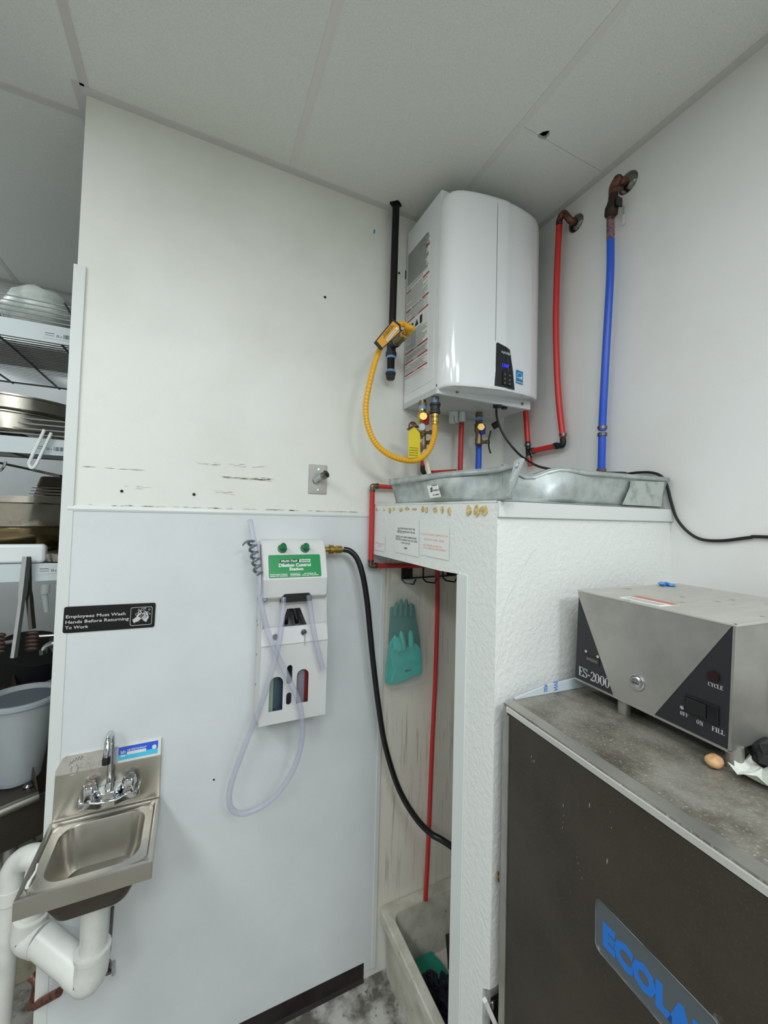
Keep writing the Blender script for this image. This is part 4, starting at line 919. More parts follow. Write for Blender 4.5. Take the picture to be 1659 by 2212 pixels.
# sloped shoulder and upper lip with keyhole window
g = G().loft([[FD((0, z1 - .018, 0)), FD((Wc, z1 - .018, 0))], [FD((0, z1 - .012, .003)), FD((Wc, z1 - .012, .003))], [FD((0, z1 + .036, -.010)), FD((Wc, z1 + .036, -.010))], [FD((0, z1 + .038, -.014)), FD((Wc, z1 + .038, -.014))]], False, False, close=False)
sh = obj('shoulder', g, M_DISP, dp, thick=.004)
g = G()
zt_ = z1 + .038
for poly in ([(0, zt_), (.068, zt_), (.083, z2 - .035), (.083, z2), (0, z2)], [(.152, zt_), (Wc, zt_), (Wc, z2), (.127, z2), (.127, z2 - .035)], [(.083, z2 - .035), (.127, z2 - .035), (.127, z2), (.083, z2)]):
    g.prism(poly, -.024, -.019, FD)
obj('upper_plate', g, M_DISP, dp)
# things seen through the openings
obj('inner_bracket', G().tube([FD((.088, zt_ + .0, -.05)), FD((.09, z2 - .045, -.045)), FD((.11, z2 - .042, -.045)), FD((.125, zt_, -.05))], .007, 8), M_CHROMED, dp, smooth=True)
obj('dark_interior', G().box((.006, z0 + .01, -.10), (Wc - .006, z2 - .004, -.095), FD), mat('cabinet_interior', (165, 166, 172), .6), dp)
bt = tag(obj('chemical_bottle', G().lathe([(.034, 0), (.034, .17), (.014, .20), (.014, .215)], FD((.055, z0 + .012, -.045)), (0, 0, 1), 18), mat('amber_green_bottle', (52, 72, 84), .2, spec=.6), smooth=True), 'dark blue bottle inside the left dispenser window', 'bottle')
obj('bottle_label', G().box((.028, 1.12, -.0105), (.045, 1.235, -.0095), FD), mat('pale_green_print', (140, 160, 140), .5), bt)
bt = tag(obj('chemical_bottle', G().lathe([(.034, 0), (.034, .17), (.014, .20), (.014, .215)], FD((.140, z0 + .012, -.045)), (0, 0, 1), 18), mat('grey_bottle', (124, 122, 132), .25), smooth=True), 'grey bottle with red stripe inside the right dispenser window', 'bottle')
obj('red_stripe', G().box((.148, 1.13, -.0105), (.160, 1.255, -.0095), FD), mat('dark_red_print', (110, 22, 18), .4), bt)
# locks and key
for u in (.044, .137):
    z_ = zt_ - .018 - (.006 if u < .1 else 0)
    obj('lock', G().disc((u, z_), .0095, -.010, .004, FD, 16), M_CHROME, dp)
ky_ = FD((.139, zt_ - .02, .008))
obj('lock_key', G().tube([ky_, ky_ + Vector((.001, 0, -.018)), ky_ + Vector((.001, .002, -.042))], .0016, 5).disc((.137, zt_ - .017), .004, .006, .010, FD, 10), M_CHROME, dp)
obj('side_slots', G().box((.012, 1.40, 0), (.016, 1.408, .0008), FX(cabx0)).box((.03, 1.39, 0), (.034, 1.398, .0008), FX(cabx0)).box((.03, 1.29, 0), (.034, 1.298, .0008), FX(cabx0)).box((.03, 1.19, 0), (.034, 1.198, .0008), FX(cabx0)), M_BLACKM, dp)
# upper unit: wedge body
ux0, ux1 = -1.094, -.872
hu = Frame((ux0, 0, 0), (0, -1, 0), (0, 0, 1), (1, 0, 0))
Wu = ux1 - ux0
body = [(.004, 1.484), (.100, 1.484), (.122, 1.500), (.128, 1.56), (.098, 1.632), (.072, 1.675), (.060, 1.682), (.004, 1.682)]
def bodyring(w): return [hu((p[0] * (1 if 0.004 < w < Wu - .004 else .97), p[1], w)) for p in body]
gu = G().loft([[hu((.004 + (p[0] - .004) * .96, 1.583 + (p[1] - 1.583) * .97, 0)) for p in body], [hu((p[0], p[1], .006)) for p in body], [hu((p[0], p[1], Wu - .006)) for p in body], [hu((.004 + (p[0] - .004) * .96, 1.583 + (p[1] - 1.583) * .97, Wu)) for p in body]])
obj('dispenser_head', gu, M_DISP, dp, bevel=.004)
sl = (hu((.098, 1.632, 0)) - hu((.128, 1.56, 0))).normalized()
FU = Frame(hu((.1285, 1.5595, 0)), (1, 0, 0), sl, Vector((1, 0, 0)).cross(sl))
gl_ = obj('green_label', G().prism(rrect(.022, .006, .196, .083, .004), 0, .0012, FU), M_GREEN, dp)
text('Dilution Control', FU, .108, .042, .0014, .0155, M_PAPER, gl_, width=.107, align='CENTER', bold=.035)
text('Station', FU, .112, .029, .0014, .0145, M_PAPER, gl_, width=.047, align='CENTER', bold=.035)
obj('title_box', G().prism([(.058, .0565), (.121, .0565), (.123, .0665), (.060, .0665)], .0010, .0015, FU), M_INK, gl_)
obj('title_box_right', G().prism([(.122, .0565), (.160, .0565), (.162, .0665), (.124, .0665)], .0010, .0015, FU), M_PAPER, gl_)
text('Multi-Task', FU, .062, .0585, .0016, .0095, M_PAPER, gl_, width=.056, shear=.25, bold=.03)
text('System', FU, .125, .0590, .0016, .0095, M_INK, gl_, width=.034, shear=.25, bold=.02)
for s_, u_, v_, w_ in (('Read Product Container', .026, .0155, .056), ('Labeling for Precautions', .026, .010, .056), ('Lea la Etiqueta del', .136, .0155, .042), ('Envase para Precauciones', .130, .010, .056), ('MultiClean', .092, .0125, .032)):
    text(s_, FU, u_, v_, .0014, .0056 if s_ != 'MultiClean' else .0068, M_PAPER, gl_, width=w_, bold=.03)
obj('logo_lines', G().box((.09, .0185, .001), (.126, .0195, .0015), FU).box((.09, .0095, .001), (.126, .0105, .0015), FU), M_PAPER, gl_)
sl2 = (hu((.072, 1.675, 0)) - hu((.098, 1.632, 0))).normalized()
for k, u in enumerate((.069, .146)):
    o_ = hu((.084, 1.655, u)); nn = Vector((0, -.87, .5)) * 1.0; nn = Vector((1, 0, 0)).cross(sl2)
    kb = obj('green_knob', G().lathe([(.0155, 0), (.0155, .005), (.0115, .007), (.0105, .024)], o_, nn, 16), M_GREENK, dp, smooth=True)
    if k == 0: obj('knob_grip', G().box((-.003, -.0105, .020), (.003, .0105, .028), Frame(o_, (1, 0, 0), sl2, nn)), M_GREENK, kb, bevel=.001)
obj('outlet_recess', G().prism([(.062, 1.4835), (.166, 1.4835), (.163, 1.502), (.155, 1.511), (.075, 1.511), (.066, 1.502)], .108, .1255, Frame((ux0, 0, 0), (1, 0, 0), (0, 0, 1), (0, -1, 0))), M_BLACKM, dp)
obj('screw_recess', G().disc((.012, 1.498), .0095, .115, .1215, Frame((ux0, 0, 0), (1, 0, 0), (0, 0, 1), (0, -1, 0)), 12), mat('recess_grey', (120, 124, 122), .5), dp)
obj('screw', G().disc((.012, 1.497), .0042, .1205, .125, Frame((ux0, 0, 0), (1, 0, 0), (0, 0, 1), (0, -1, 0)), 10), M_CHROME, dp)
obj('side_seam', G().tube([hu((.118, 1.505, -.0005)), hu((.125, 1.56, -.0005)), hu((.072, 1.67, -.0005))], .0015, 5), M_BADGE, dp)
# brass fitting and black hose
q = Vector((-0.8636, -0.0500, 1.6482))
bf = thing('hose_fitting', 'brass garden hose fitting on the right side of the dispenser', 'pipe fitting', tuple(q))
obj('brass_body', G().lathe([(.0105, -.02), (.0105, .012), (.0175, .014), (.0175, .028), (.0125, .030), (.0125, .038), (.0145, .040), (.0145, .058), (.012, .064)], q, (1, .02, -.02), 14), M_BRASS, bf, smooth=True)
tag(obj('black_hose', G().tube([(-0.7946, -0.0500, 1.6473), (-0.7709, -0.0600, 1.6410), (-0.7464, -0.0700, 1.6125), (-0.7264, -0.0800, 1.5502), (-0.7069, -0.0800, 1.4555), (-0.6927, -0.0800, 1.3521), (-0.6760, -0.0800, 1.2311), (-0.6507, -0.0800, 1.0742), (-0.6199, -0.0850, 0.9175), (-0.5687, -0.1000, 0.7610), (-0.5192, -0.1400, 0.6687), (-0.4724, -0.1800, 0.6193), (-0.4282, -0.2200, 0.5999), (-.30, -.33, .52), (-.28, -.42, .44)], .0108, 12, sub=8), M_RUBBER, smooth=True), 'black rubber hose curving from the dispenser into the closet niche', 'hose')
# clear vinyl tubes
tag(obj('clear_tube', G().tube([(-1.1281, -0.0500, 1.7492), (-1.1194, -0.0800, 1.6953), (-1.1079, -0.1100, 1.6300), (-1.1019, -0.1350, 1.5667), (-1.0973, -0.1500, 1.4966), (-1.0814, -0.1550, 1.4245), (-1.0573, -0.1600, 1.3586), (-1.0248, -0.1600, 1.2895), (-0.9948, -0.1600, 1.2270), (-0.9662, -0.1550, 1.1615), (-0.9538, -0.1500, 1.0978), (-0.9508, -0.1400, 1.0329), (-0.9629, -0.1300, 0.9634), (-0.9890, -0.1200, 0.9046), (-1.0256, -0.1100, 0.8564), (-1.0724, -0.1000, 0.8263), (-1.1217, -0.1000, 0.8230), (-1.1527, -0.1000, 0.8418), (-1.1648, -0.1000, 0.8762), (-1.1610, -0.1000, 0.9220), (-1.1438, -0.1100, 0.9874), (-1.1212, -0.1200, 1.0589), (-1.1033, -0.1300, 1.1102), (-1.0810, -0.1500, 1.1936), (-1.0623, -0.1650, 1.2750), (-1.0436, -0.1650, 1.3514), (-1.0316, -0.1500, 1.4186), (-1.0223, -0.1250, 1.5014)], .0088, 12, sub=6), M_TUBE, smooth=True), 'long clear vinyl tube looped below the left dispenser outlet', 'tube')
tag(obj('clear_tube', G().tube([(-0.9394, -0.1250, 1.5038), (-0.9339, -0.1350, 1.4516), (-0.9216, -0.1450, 1.3766), (-0.9050, -0.1500, 1.3077), (-0.8891, -0.1500, 1.2569)], .0088, 12, sub=6), M_TUBE, smooth=True), 'short clear vinyl tube hanging from the right dispenser outlet', 'tube')
# grey coiled hook
g = G(); A0 = Vector((-1.1235, -0.0820, 1.6802)); A1 = Vector((-1.1051, -0.1350, 1.5771)); ax = (A1 - A0); n_ = ax.normalized(); e1 = n_.orthogonal().normalized(); e2 = n_.cross(e1)
pts = [A0 + ax * (k / 60) + (e1 * cos(k * 2 * pi / 12) + e2 * sin(k * 2 * pi / 12)) * .0115 for k in range(61)]
g.tube(pts, .0046, 6, smooth=False)
ho = thing('tube_hook', 'grey coiled plastic hook around the upper end of the clear tube', 'hook', tuple(A0))
obj('coil', g, M_HOOKG, ho, smooth=True)
obj('hook_tip', G().tube([A0 + Vector((.008, -.008, .002)), (-1.1343, -0.1000, 1.6831), (-1.1469, -0.1000, 1.6787), (-1.1536, -0.1000, 1.6684)], [.0042] * 12 + [.004, .0035, .003, .0028, .0025, .0022, .0018], 7, sub=6), M_HOOKG, ho, smooth=True)

# ================================================================ HAND SINK
hs = thing('hand_sink', 'small stainless hand sink with backsplash on the wall end', 'sink', (-1.5, 0, .74))
sx0, sx1, sy1, rz = -1.632, -1.359, .268, .884
# backsplash: lower plate and bent top plate
obj('backsplash', G().prism([(sx0 + .004, rz - .01), (sx1 - .003, rz - .01), (sx1 - .003, 1.0125), (sx0 + .006, 1.0125)], .0045, .014, FB), M_STEEL, hs, bevel=.001)
_a = (1.062 - 1.0125)
g = G().prism([(sx0 + .006, 0), (sx1 - .003, 0), (sx1 - .003, _a), (-1.603, _a), (-1.612, _a - .006), (sx0 + .006, _a - .036)], -.008, 0, Frame((0, -.0135, 1.0125), (1, 0, 0), (0, .10, .995), (0, -.995, .10)))
obj('backsplash_top', g, mat('lit_stainless', (216, 214, 206), .42, .85, var=((194, 192, 184), 30, .5, .7)), hs, bevel=.0008)  # lighter steel paints the light caught by the bent top plate
def rs(x0, x1, y0, y1, r, z): return [(p[0], -p[1], z) for p in rrect(x0, y0, x1, y1, r, 6)]
x0, x1, y0, y1 = sx0, sx1, .014, sy1
rings = [rs(x0, x1, y0, y1, .0015, rz - .042), rs(x0, x1, y0, y1, .0015, rz - .001), rs(x0 + .002, x1 - .002, y0 + .001, y1 - .002, .0015, rz), rs(x0 + .010, x1 - .012, y0 + .008, y1 - .010, .02, rz), rs(x0 + .014, x1 - .016, y0 + .012, y1 - .014, .022, rz - .005),
         rs(x0 + .022, x1 - .026, y0 + .018, y1 - .022, .03, rz - .006), rs(x0 + .035, x1 - .034, y0 + .026, y1 - .034, .045, rz - .006), rs(x0 + .037, x1 - .036, y0 + .028, y1 - .036, .045, rz - .010), rs(x0 + .047, x1 - .045, y0 + .038, y1 - .046, .04, rz - .085), rs(x0 + .06, x1 - .058, y0 + .05, y1 - .058, .035, rz - .112), rs(x0 + .10, x1 - .10, y0 + .085, y1 - .09, .03, rz - .118)]
obj('basin', G().loft(rings, False, True), M_STEEL, hs, smooth=True)
rings = [rs(x0 + .036, x1 - .036, y0 + .027, y1 - .035, .045, rz - .012), rs(x0 + .04, x1 - .040, y0 + .032, y1 - .040, .044, rz - .087), rs(x0 + .055, x1 - .055, y0 + .046, y1 - .055, .038, rz - .122), rs(x0 + .10, x1 - .10, y0 + .08, y1 - .09, .03, rz - .126)]
obj('basin_shell', G().loft(rings, False, True), M_STEELD, hs, smooth=True)
obj('basin_drain', G().disc((-1.495, -.135), .022, rz - .1178, rz - .1165, WORLD, 18), M_CHROMED, hs)
obj('white_caulk_drip', G().tube([(-1.617, -.165, rz + .001), (-1.614, -.19, rz + .001), (-1.617, -.215, rz + .001), (-1.617, -.235, rz + .001)], [.002] * 6 + [.003] * 6 + [.004] * 7, 6, sub=6), M_PAPER, hs)
# embossed logo, sticker
g = G()
FL = Frame((0, -.0138 - 1.0125 * .10 , 0), (1, 0, 0), (0, .10, 1), (0, -1, .1))
text('L&J N', FL, -1.572, 1.020, .0006, .021, mat('embossed_highlight', (214, 216, 210), .2, .9), hs, width=.068, shear=.25, name='embossed_text', bold=.01)
for k, (a, b) in enumerate(((-1.596, 1.042), (-1.590, 1.046), (-1.583, 1.05), (-1.576, 1.052), (-1.569, 1.052))):
    g.tube([FL((a, b - .008, .0005)), FL((a + .003, b - .003, .0008)), FL((a + .004, b + .003, .0005))], .0012, 5, sub=3)
g.tube([FL((-1.588, 1.033, .0005)), FL((-1.590, 1.024, .0008)), FL((-1.590, 1.016, .0005))], .0014, 5).tube([FL((-1.578, 1.034, .0005)), FL((-1.574, 1.022, .0008)), FL((-1.578, 1.01, .0006)), FL((-1.59, 1.006, .0005))], .0014, 5)
obj('embossed_swirl', g, bpy.data.materials['embossed_highlight'], hs, smooth=True)
u0, u1 = -1.476, -1.372
stk = obj('brand_sticker', G().box((u0, 1.014, .0003), (u1 + .008, 1.0605, .0008), FL), M_PAPER, hs)
obj('sticker_blue', G().box((u0, 1.036, .0008), (u1, 1.0575, .0012), FL), M_BLUES, stk)
obj('sticker_cyan', G().box((u0, 1.0205, .0008), (u1, 1.036, .0012), FL), M_CYANS, stk)
text('L&J RESTAURANT', FL, u0 + .022, 1.044, .0013, .0065, M_PAPER, stk, width=.052, shear=.15, bold=.02)
g = G().box((u0 + .022, 1.033, .0010), (u0 + .072, 1.0415, .0014), FL).disc((u1 - .010, 1.041), .0062, .0010, .0014, FL, 14)
for k in range(4): g.box((u0 + .006 + k * .0035, 1.038, .0010), (u0 + .0078 + k * .0035, 1.047 - (k % 2) * .002, .0014), FL)
g.box((u0 + .006, 1.030, .0010), (u0 + .018, 1.034, .0014), FL)
obj('sticker_print', g, M_PAPER, stk)
# faucet
fc = thing('sink_faucet', 'chrome gooseneck faucet with two knob handles on the hand sink backsplash', 'faucet', (-1.49, -.03, .93))
g = G().prism([(-1.569, .012), (-1.569, .036), (-1.56, .046), (-1.54, .050), (-1.515, .062), (-1.47, .062), (-1.45, .050), (-1.43, .046), (-1.414, .036), (-1.414, .012)], .918, .938, Frame((0, 0, 0), (1, 0, 0), (0, -1, 0), (0, 0, 1)))
g.prism([(-1.53, .014), (-1.510, .056), (-1.475, .056), (-1.455, .014)], .936, .958, Frame((0, 0, 0), (1, 0, 0), (0, -1, 0), (0, 0, 1)))
obj('faucet_base', g, M_CHROME, fc, bevel=.004, seg=3, smooth=True)
for x in (-1.54, -1.441):
    kn = obj('knob_handle', G().loft([[(x + r_ * (1 + .07 * cos(6 * a)) * cos(a), -.032 + r_ * (1 + .07 * cos(6 * a)) * sin(a), z) for a in [2 * pi * k / 24 for k in range(24)]] for r_, z in ((.0165, .937), (.0205, .942), (.0185, .972), (.0145, .978))]), M_CHROME, fc, smooth=True)
    obj('handle_cap', G().disc((x, -.032), .0125, .977, .9795, WORLD, 14), M_CHROMED, kn)
    obj('handle_dot', G().disc((x, -.032), .0035, .9795, .9803, WORLD, 8), M_REDTXT if x < -1.5 else M_HANDLEB, kn)
obj('spout_collar', G().lathe([(.014, 0), (.012, .012), (.0095, .02)], (-1.4915, -.030, .953), (0, 0, 1), 16), M_CHROME, fc, smooth=True)
sp_ = [(-1.4915, -.030, .965), (-1.4915, -.030, 1.05), (-1.4915, -.032, 1.09), (-1.4915, -.042, 1.115), (-1.492, -.062, 1.127), (-1.492, -.085, 1.122), (-1.492, -.100, 1.100), (-1.492, -.103, 1.082)]
obj('gooseneck_spout', G().tube(sp_, .0085, 14, sub=8), M_CHROME, fc, smooth=True)
obj('aerator', G().lathe([(.0105, 0), (.0105, .014), (.0095, .016), (.0095, .020)], (-1.492, -.103, 1.066), (0, 0, 1), 14), M_BLACKP, fc, smooth=True)
# drain piping
dr = thing('drain_pipe', 'white plastic trap and drain pipes under the hand sink', 'pipe', (-1.55, -.08, .5))
def el(P, r, name='pipe_section', m=M_PVC): return obj(name, G().tube(P, r, 16, sub=8), m, dr, smooth=True)
T0 = (-1.497, -.135, .765); T1 = (-1.497, -.135, .585)
el([T0, T1], .0305, 'tailpiece')
obj('pipe_collar', G().lathe([(.034, 0), (.034, .030)], (-1.497, -.135, .735), (0, 0, 1), 20), M_PVC, dr, smooth=True)
E1 = Vector((-1.508, -.128, .53)); R0 = Vector((-1.6680, -0.0050, 0.6008)); R1 = Vector((-1.6529, -0.0100, 0.7533))
dd = (R0 - E1)
el([Vector((-1.497, -.135, .60)), Vector((-1.497, -.135, .565)), E1 + Vector((.002, -.004, .0)), E1 + dd * .22], [.0395] * 17 + [.0385] * 8, 'elbow_fitting')
obj('pipe_collar', G().lathe([(.0415, 0), (.0415, .012)], (-1.497, -.135, .592), (0, 0, 1), 20), M_PVC, dr, smooth=True)
el([E1 + dd * .12, E1 + dd * .80], .0375, 'horizontal_pipe')
el([E1 + dd * .78, R0 + Vector((0, 0, -.01)), R0 + (R1 - R0) * .28], .040, 'elbow_fitting')
el([R0 + (R1 - R0) * .2, R1], .0285, 'riser_pipe')
L0 = Vector((-1.7239, 0.0400, 0.7127)); L1 = Vector((-1.7334, 0.0400, 0.4084))
el([Vector((-1.6547, -0.0100, 0.7942)) + Vector((.02, -.01, 0)), (-1.6657, 0.0000, 0.7940), (-1.7012, 0.0300, 0.7740), (-1.7213, 0.0400, 0.7437), L0 - Vector((0, 0, .02))], .031, 'elbow_fitting')
el([R1 - Vector((0, 0, .0)), (-1.6492, -0.0100, 0.7835), (-1.6625, 0.0000, 0.7904)], .031, 'elbow_fitting')
el([L0 - Vector((0, 0, .005)), L1, L1 + (L1 - L0) * .3], .0275, 'waste_pipe')
obj('pipe_collar', G().lathe([(.0325, 0), (.0325, .035)], L0 - Vector((0, 0, .045)), (0.02, 0, 1), 20), M_PVC, dr, smooth=True)
g = G()
for p in ((-1.5027, -0.1670, 0.6801), (-1.5035, -0.1670, 0.6514)): g.box((p[0] - .006, p[1] - .0005, p[2] - .004), (p[0] + .006, p[1] + .0005, p[2] + .004))
# supply line and stop valve
sp2 = thing('supply_line', 'braided supply line and chrome stop valve right of the sink drain', 'valve', (-1.46, -.03, .5))
obj('braided_hose', G().tube([(-1.4676, -0.0500, 0.6234), (-1.4695, -0.0450, 0.5678), (-1.4720, -0.0400, 0.4993), (-1.4752, -0.0400, 0.4683)], .0048, 8), M_CHROMED, sp2, smooth=True)
obj('stop_valve', G().lathe([(.010, 0), (.010, .024), (.007, .028)], (-1.4751, -0.0400, 0.4386), (0, 0, 1), 10).tube([(-1.4926, -0.0400, 0.4336), (-1.4569, -0.0500, 0.4431)], .0055, 8, smooth=False), M_CHROMED, sp2, smooth=True)
obj('valve_knob', G().tube([(-1.4553, -0.0600, 0.4421), (-1.4578, -0.0600, 0.4765)], .006, 8, smooth=False), M_CHROME, sp2, smooth=True)
cs = thing('copper_stub', 'corroded copper pipe stub below the white drain trap', 'pipe', (-1.62, -.02, .44))
obj('stub_pipe', G().tube([(-1.6478, 0.0000, 0.3830), (-1.5831, -0.0500, 0.4413)], .0105, 12, smooth=False), M_COPPER, cs, smooth=True)
obj('copper_tee', G().tube([(-1.6636, 0.0200, 0.4496), (-1.6477, 0.0100, 0.4312), (-1.6574, 0.0100, 0.3731)], .011, 10), M_COPPER, cs, smooth=True)

# ================================================================ DISH MACHINE
dm = thing('dish_machine', 'tall dark stainless dish machine in the right foreground', 'dishwasher', (-.66, -.77, 0))
MT = 1.372
Wm, Dm = .66, .63
obj('machine_body', G().box((.004, 0.05, -Dm), (Wm, MT - .014, -.004), FM), M_STEELD, dm)
obj('front_door', G().box((.016, .05, -.004), (Wm - .02, MT - .018, .002), FM), M_STEELD, dm, bevel=.001)
obj('corner_post', G().box((-.004, .0, -.03), (.010, MT - .008, .004), FM).box((.0115, .0, -.01), (.0155, MT - .02, .0055), FM), M_STEELB, dm, bevel=.0012)
obj('top_plate', G().box((-.004, MT - .006, -Dm), (Wm, MT, .003), FM), M_SCALE, dm, bevel=.001)
obj('front_lip', G().box((.008, MT - .0145, .002), (Wm, MT - .003, .0055), FM), mat('lip_highlight', (226, 226, 220), .25, .6), dm, bevel=.001)  # brighter steel paints the highlight along the lip
obj('front_band', G().box((-.002, MT - .001, -.024), (Wm, MT + .0006, .0025), FM), M_STEELB, dm)
obj('film_strip', G().prism([(-.03, MT + .001), (-.03, MT + .004), (-.12, MT + .020), (-.30, MT + .030), (-Dm, MT + .030), (-Dm, MT + .001)], .004, .008, Frame(FM((0, 0, 0)), FM.w, FM.v, -FM.u)), mat('protective_film', (196, 206, 210), .25), dm)
FFm = Frame(FM((-.0035, MT, -.02)), -FM.w, FM.v, -FM.u * -1)
text('SER', Frame(FM((-.0035, MT + .006, -.112)), (-0.0, 0, 1), -FM.w * 1, FM.u), 0, 0, 0.0, .014, M_ECO, dm, width=.018)
text('NVE', Frame(FM((-.0035, MT + .006, -.142)), (-0.0, 0, 1), -FM.w * 1, FM.u), 0, 0, 0.0, .016, M_ECO, dm, width=.022)
bd = obj('name_badge', G().prism(rrect(.237, 1.085, .4155, 1.167, .010), .002, .004, FM), M_BADGE, dm)
o_ = rrect(.237, 1.085, .4155, 1.167, .010, 5); i_ = rrect(.2385, 1.0865, .414, 1.1655, .009, 5)
g = G()
for k in range(len(o_)):
    g.prism([o_[k], o_[(k + 1) % len(o_)], i_[(k + 1) % len(o_)], i_[k]], .003, .0055, FM)
obj('badge_rim', g, M_CHROME, bd)
text('ECOLAB', FM, .250, 1.104, .0042, .046, M_ECO, bd, width=.158, bold=.065, ext=.0004)
# drips on the door
g = G(); rd = random.Random(6)
for (u, v, k_) in ((.083, 1.303, .7), (.086, 1.296, .5), (.091, 1.299, .8), (.221, 1.300, 1), (.165, 1.262, .8), (.166, 1.245, .4), (.165, 1.232, .4), (.164, 1.222, .5), (.262, 1.292, .5), (.255, 1.235, 1.1), (.196, 1.195, .3), (.199, 1.187, .4), (.203, 1.178, .3), (.207, 1.169, .5), (.26, 1.315, .3)):
    g.prism([(u, v - .005 * k_), (u + .001 * k_, v), (u + .0005, v + .0035 * k_), (u - .0007 * k_, v)], .0021, .0024, FM)
obj('dried_drips', g, mat('dried_drip', (168, 162, 146), .6), dm, kind='stuff')
# control box on legs
cb = thing('control_box', 'stainless dish machine control box on legs with black triangle panels', 'control box', tuple(FM((.18, MT, -.33))))
ua, ub, va, vb, wa, wb = .020, .334, 1.407, 1.6155, -.55, -.19
slope = .008
def cbp(u, v, w): return FM((u - slope * (vb - v) / (vb - va) * 1.0, v, w))
body_ = [[cbp(ua, va, w), cbp(ub, va, w), cbp(ub, vb - .004, w), cbp(ua, vb - .004, w)] for w in (wa, wb - .002)]
obj('box_body', G().loft(body_), M_STEELB, cb, bevel=.001)
obj('box_lid', G().add([FM(p) for p in ((ua - .002, vb - .004, wa), (ub + .002, vb - .004, wa), (ub + .002, vb, wa), (ua - .002, vb, wa), (ua - .002, vb - .004, wb + .002), (ub + .002, vb - .004, wb + .002), (ub + .002, vb, wb + .002), (ua - .002, vb, wb + .002))], [(0, 3, 2, 1), (4, 5, 6, 7), (0, 1, 5, 4), (1, 2, 6, 5), (2, 3, 7, 6), (3, 0, 4, 7)]), M_SCALE2, cb, bevel=.0008)
def panelpoly(pts, w0, w1, m, name, par=cb):
    g = G(); n = len(pts)
    g.add([cbp(u, v, w0) for u, v in pts] + [cbp(u, v, w1) for u, v in pts], [tuple(range(n - 1, -1, -1)), tuple(range(n, 2 * n))] + [(i, (i + 1) % n, n + (i + 1) % n, n + i) for i in range(n)])
    return obj(name, g, m, par)
lp = panelpoly([(ua + .001, va + .003), (.121, va + .003), (.0215, vb - .018)], wb - .002, wb, M_PANEL, 'black_panel')
rp_ = panelpoly([(.209, va + .003), (ub - .005, va + .003), (ub - .005, vb - .003)], wb - .002, wb, M_PANEL, 'black_panel')
panelpoly([(.122, va + .001), (.208, va + .001), (ub - .004, vb - .001), (ua, vb - .001), (ua, vb - .012)], wb - .002, wb + .001, M_STEELB, 'trapezoid_panel')
panelpoly([(ub - .004, va), (ub, va), (ub, vb), (ub - .004, vb)], wb - .004, wb + .0015, M_STEELB, 'edge_trim')
panelpoly([(ua, va - .002), (ub, va - .002), (ub, va + .002), (ua, va + .002)], wb - .004, wb + .0015, M_STEELB, 'bottom_trim')
FC = Frame(FM((0, 0, wb)), FM.u, FM.v, FM.w)
serif('ES-2000', FC, .0235, 1.4185, .0006, .0205, M_SILVERTXT, lp, adv=.62, wk=.94)
for nm, u, v, h_ in (('CYCLE', .2925, 1.5015, .0066), ('OFF', .2475, 1.4315, .0068), ('ON', .2745, 1.4285, .0074), ('FILL', .2985, 1.4285, .0076)):
    serif(nm, FC, u, v, .0006, h_, M_SILVERTXT, rp_, adv=.70)
ctr = obj('counter_window', G().prism(rrect(.040, 1.457, .079, 1.472, .001), 0, .0015, FC), M_BLACKP, lp)
text('00000', FC, .046, 1.4615, .0018, .009, M_LINE, ctr, width=.028)
for u, v in ((.0440, 1.4795), (.0752, 1.4775)):
    obj('screw', G().disc((u, v), .0032, 0, .002, FC, 10), M_CHROME, lp)
obj('latch_screw', G().disc((.2515, 1.4455), .0035, 0, .0025, FC, 8), M_CHROME, rp_)
obj('cycle_lamp', G().disc((.3015, 1.5200), .0092, 0, .004, FC, 16), mat('dark_red_lens', (34, 14, 15), .3), rp_)
sw = obj('rocker_switch', G().prism(rrect(.2565, 1.4405, .3095, 1.4725, .0015), 0, .004, FC), M_BLACKP, rp_, bevel=.001)
obj('rocker', G().prism([(.261, 1.4445), (.292, 1.4445), (.292, 1.4685), (.261, 1.4685)], .004, .0075, FC), M_BLACKM, sw, bevel=.001)
lk = obj('key_lock', G().disc((.1665, 1.4570), .0155, .001, .004, FC, 24), M_CHROME, cb, bevel=.001)
obj('lock_core', G().disc((.1665, 1.4570), .0105, .004, .0075, FC, 20), M_CHROME, lk, bevel=.001)
obj('key_slot', G().box((.1605, 1.4562, .0075), (.1725, 1.4578, .0079), FC), M_BLACKM, lk)
obj('side_recess', G().prism([(-.31, 1.44), (-.55, 1.44), (-.55, 1.56), (-.31, 1.565)], .0, .006, Frame(FM((ub - .001, 0, 0)), FM.w, FM.v, FM.u)), M_DBRONZE, cb, bevel=.004)
for u, w in ((.119, -.215), (.318, -.215), (.119, -.50), (.318, -.50)):
    obj('leg', G().cyl(FM((u, MT, w)), FM((u, va + .003, w)), .0125, n=16), M_STEELB, cb, smooth=True)
FTop = Frame(FM((0, vb, 0)), FM.u, -FM.w, FM.v)
ws = obj('warning_sticker', G().prism([(.118, .199), (.205, .199), (.205, .255), (.118, .255)], 0, .0008, FTop), M_PAPER, cb)
obj('red_band', G().box((.118, .235, .0008), (.205, .255, .0012), FTop), mat('rust_orange', (190, 110, 90), .5), ws)
g = G()
for k in range(3): g.box((.125, .206 + k * .008, .0008), (.198, .208 + k * .008, .0012), FTop)
obj('print_lines', g, M_LINE, ws)
tag(obj('blue_glove_scrap', G().blob(FM((.035, vb + .005, -.47)), .016, .012, .004, 3, .35).blob(FM((.05, vb + .004, -.475)), .012, .008, .003, 5, .4), M_BLUEG), 'crumpled pale blue nitrile scrap on top of the control box', 'glove scrap')
pt = (-0.4929, -1.0802, 1.3720)
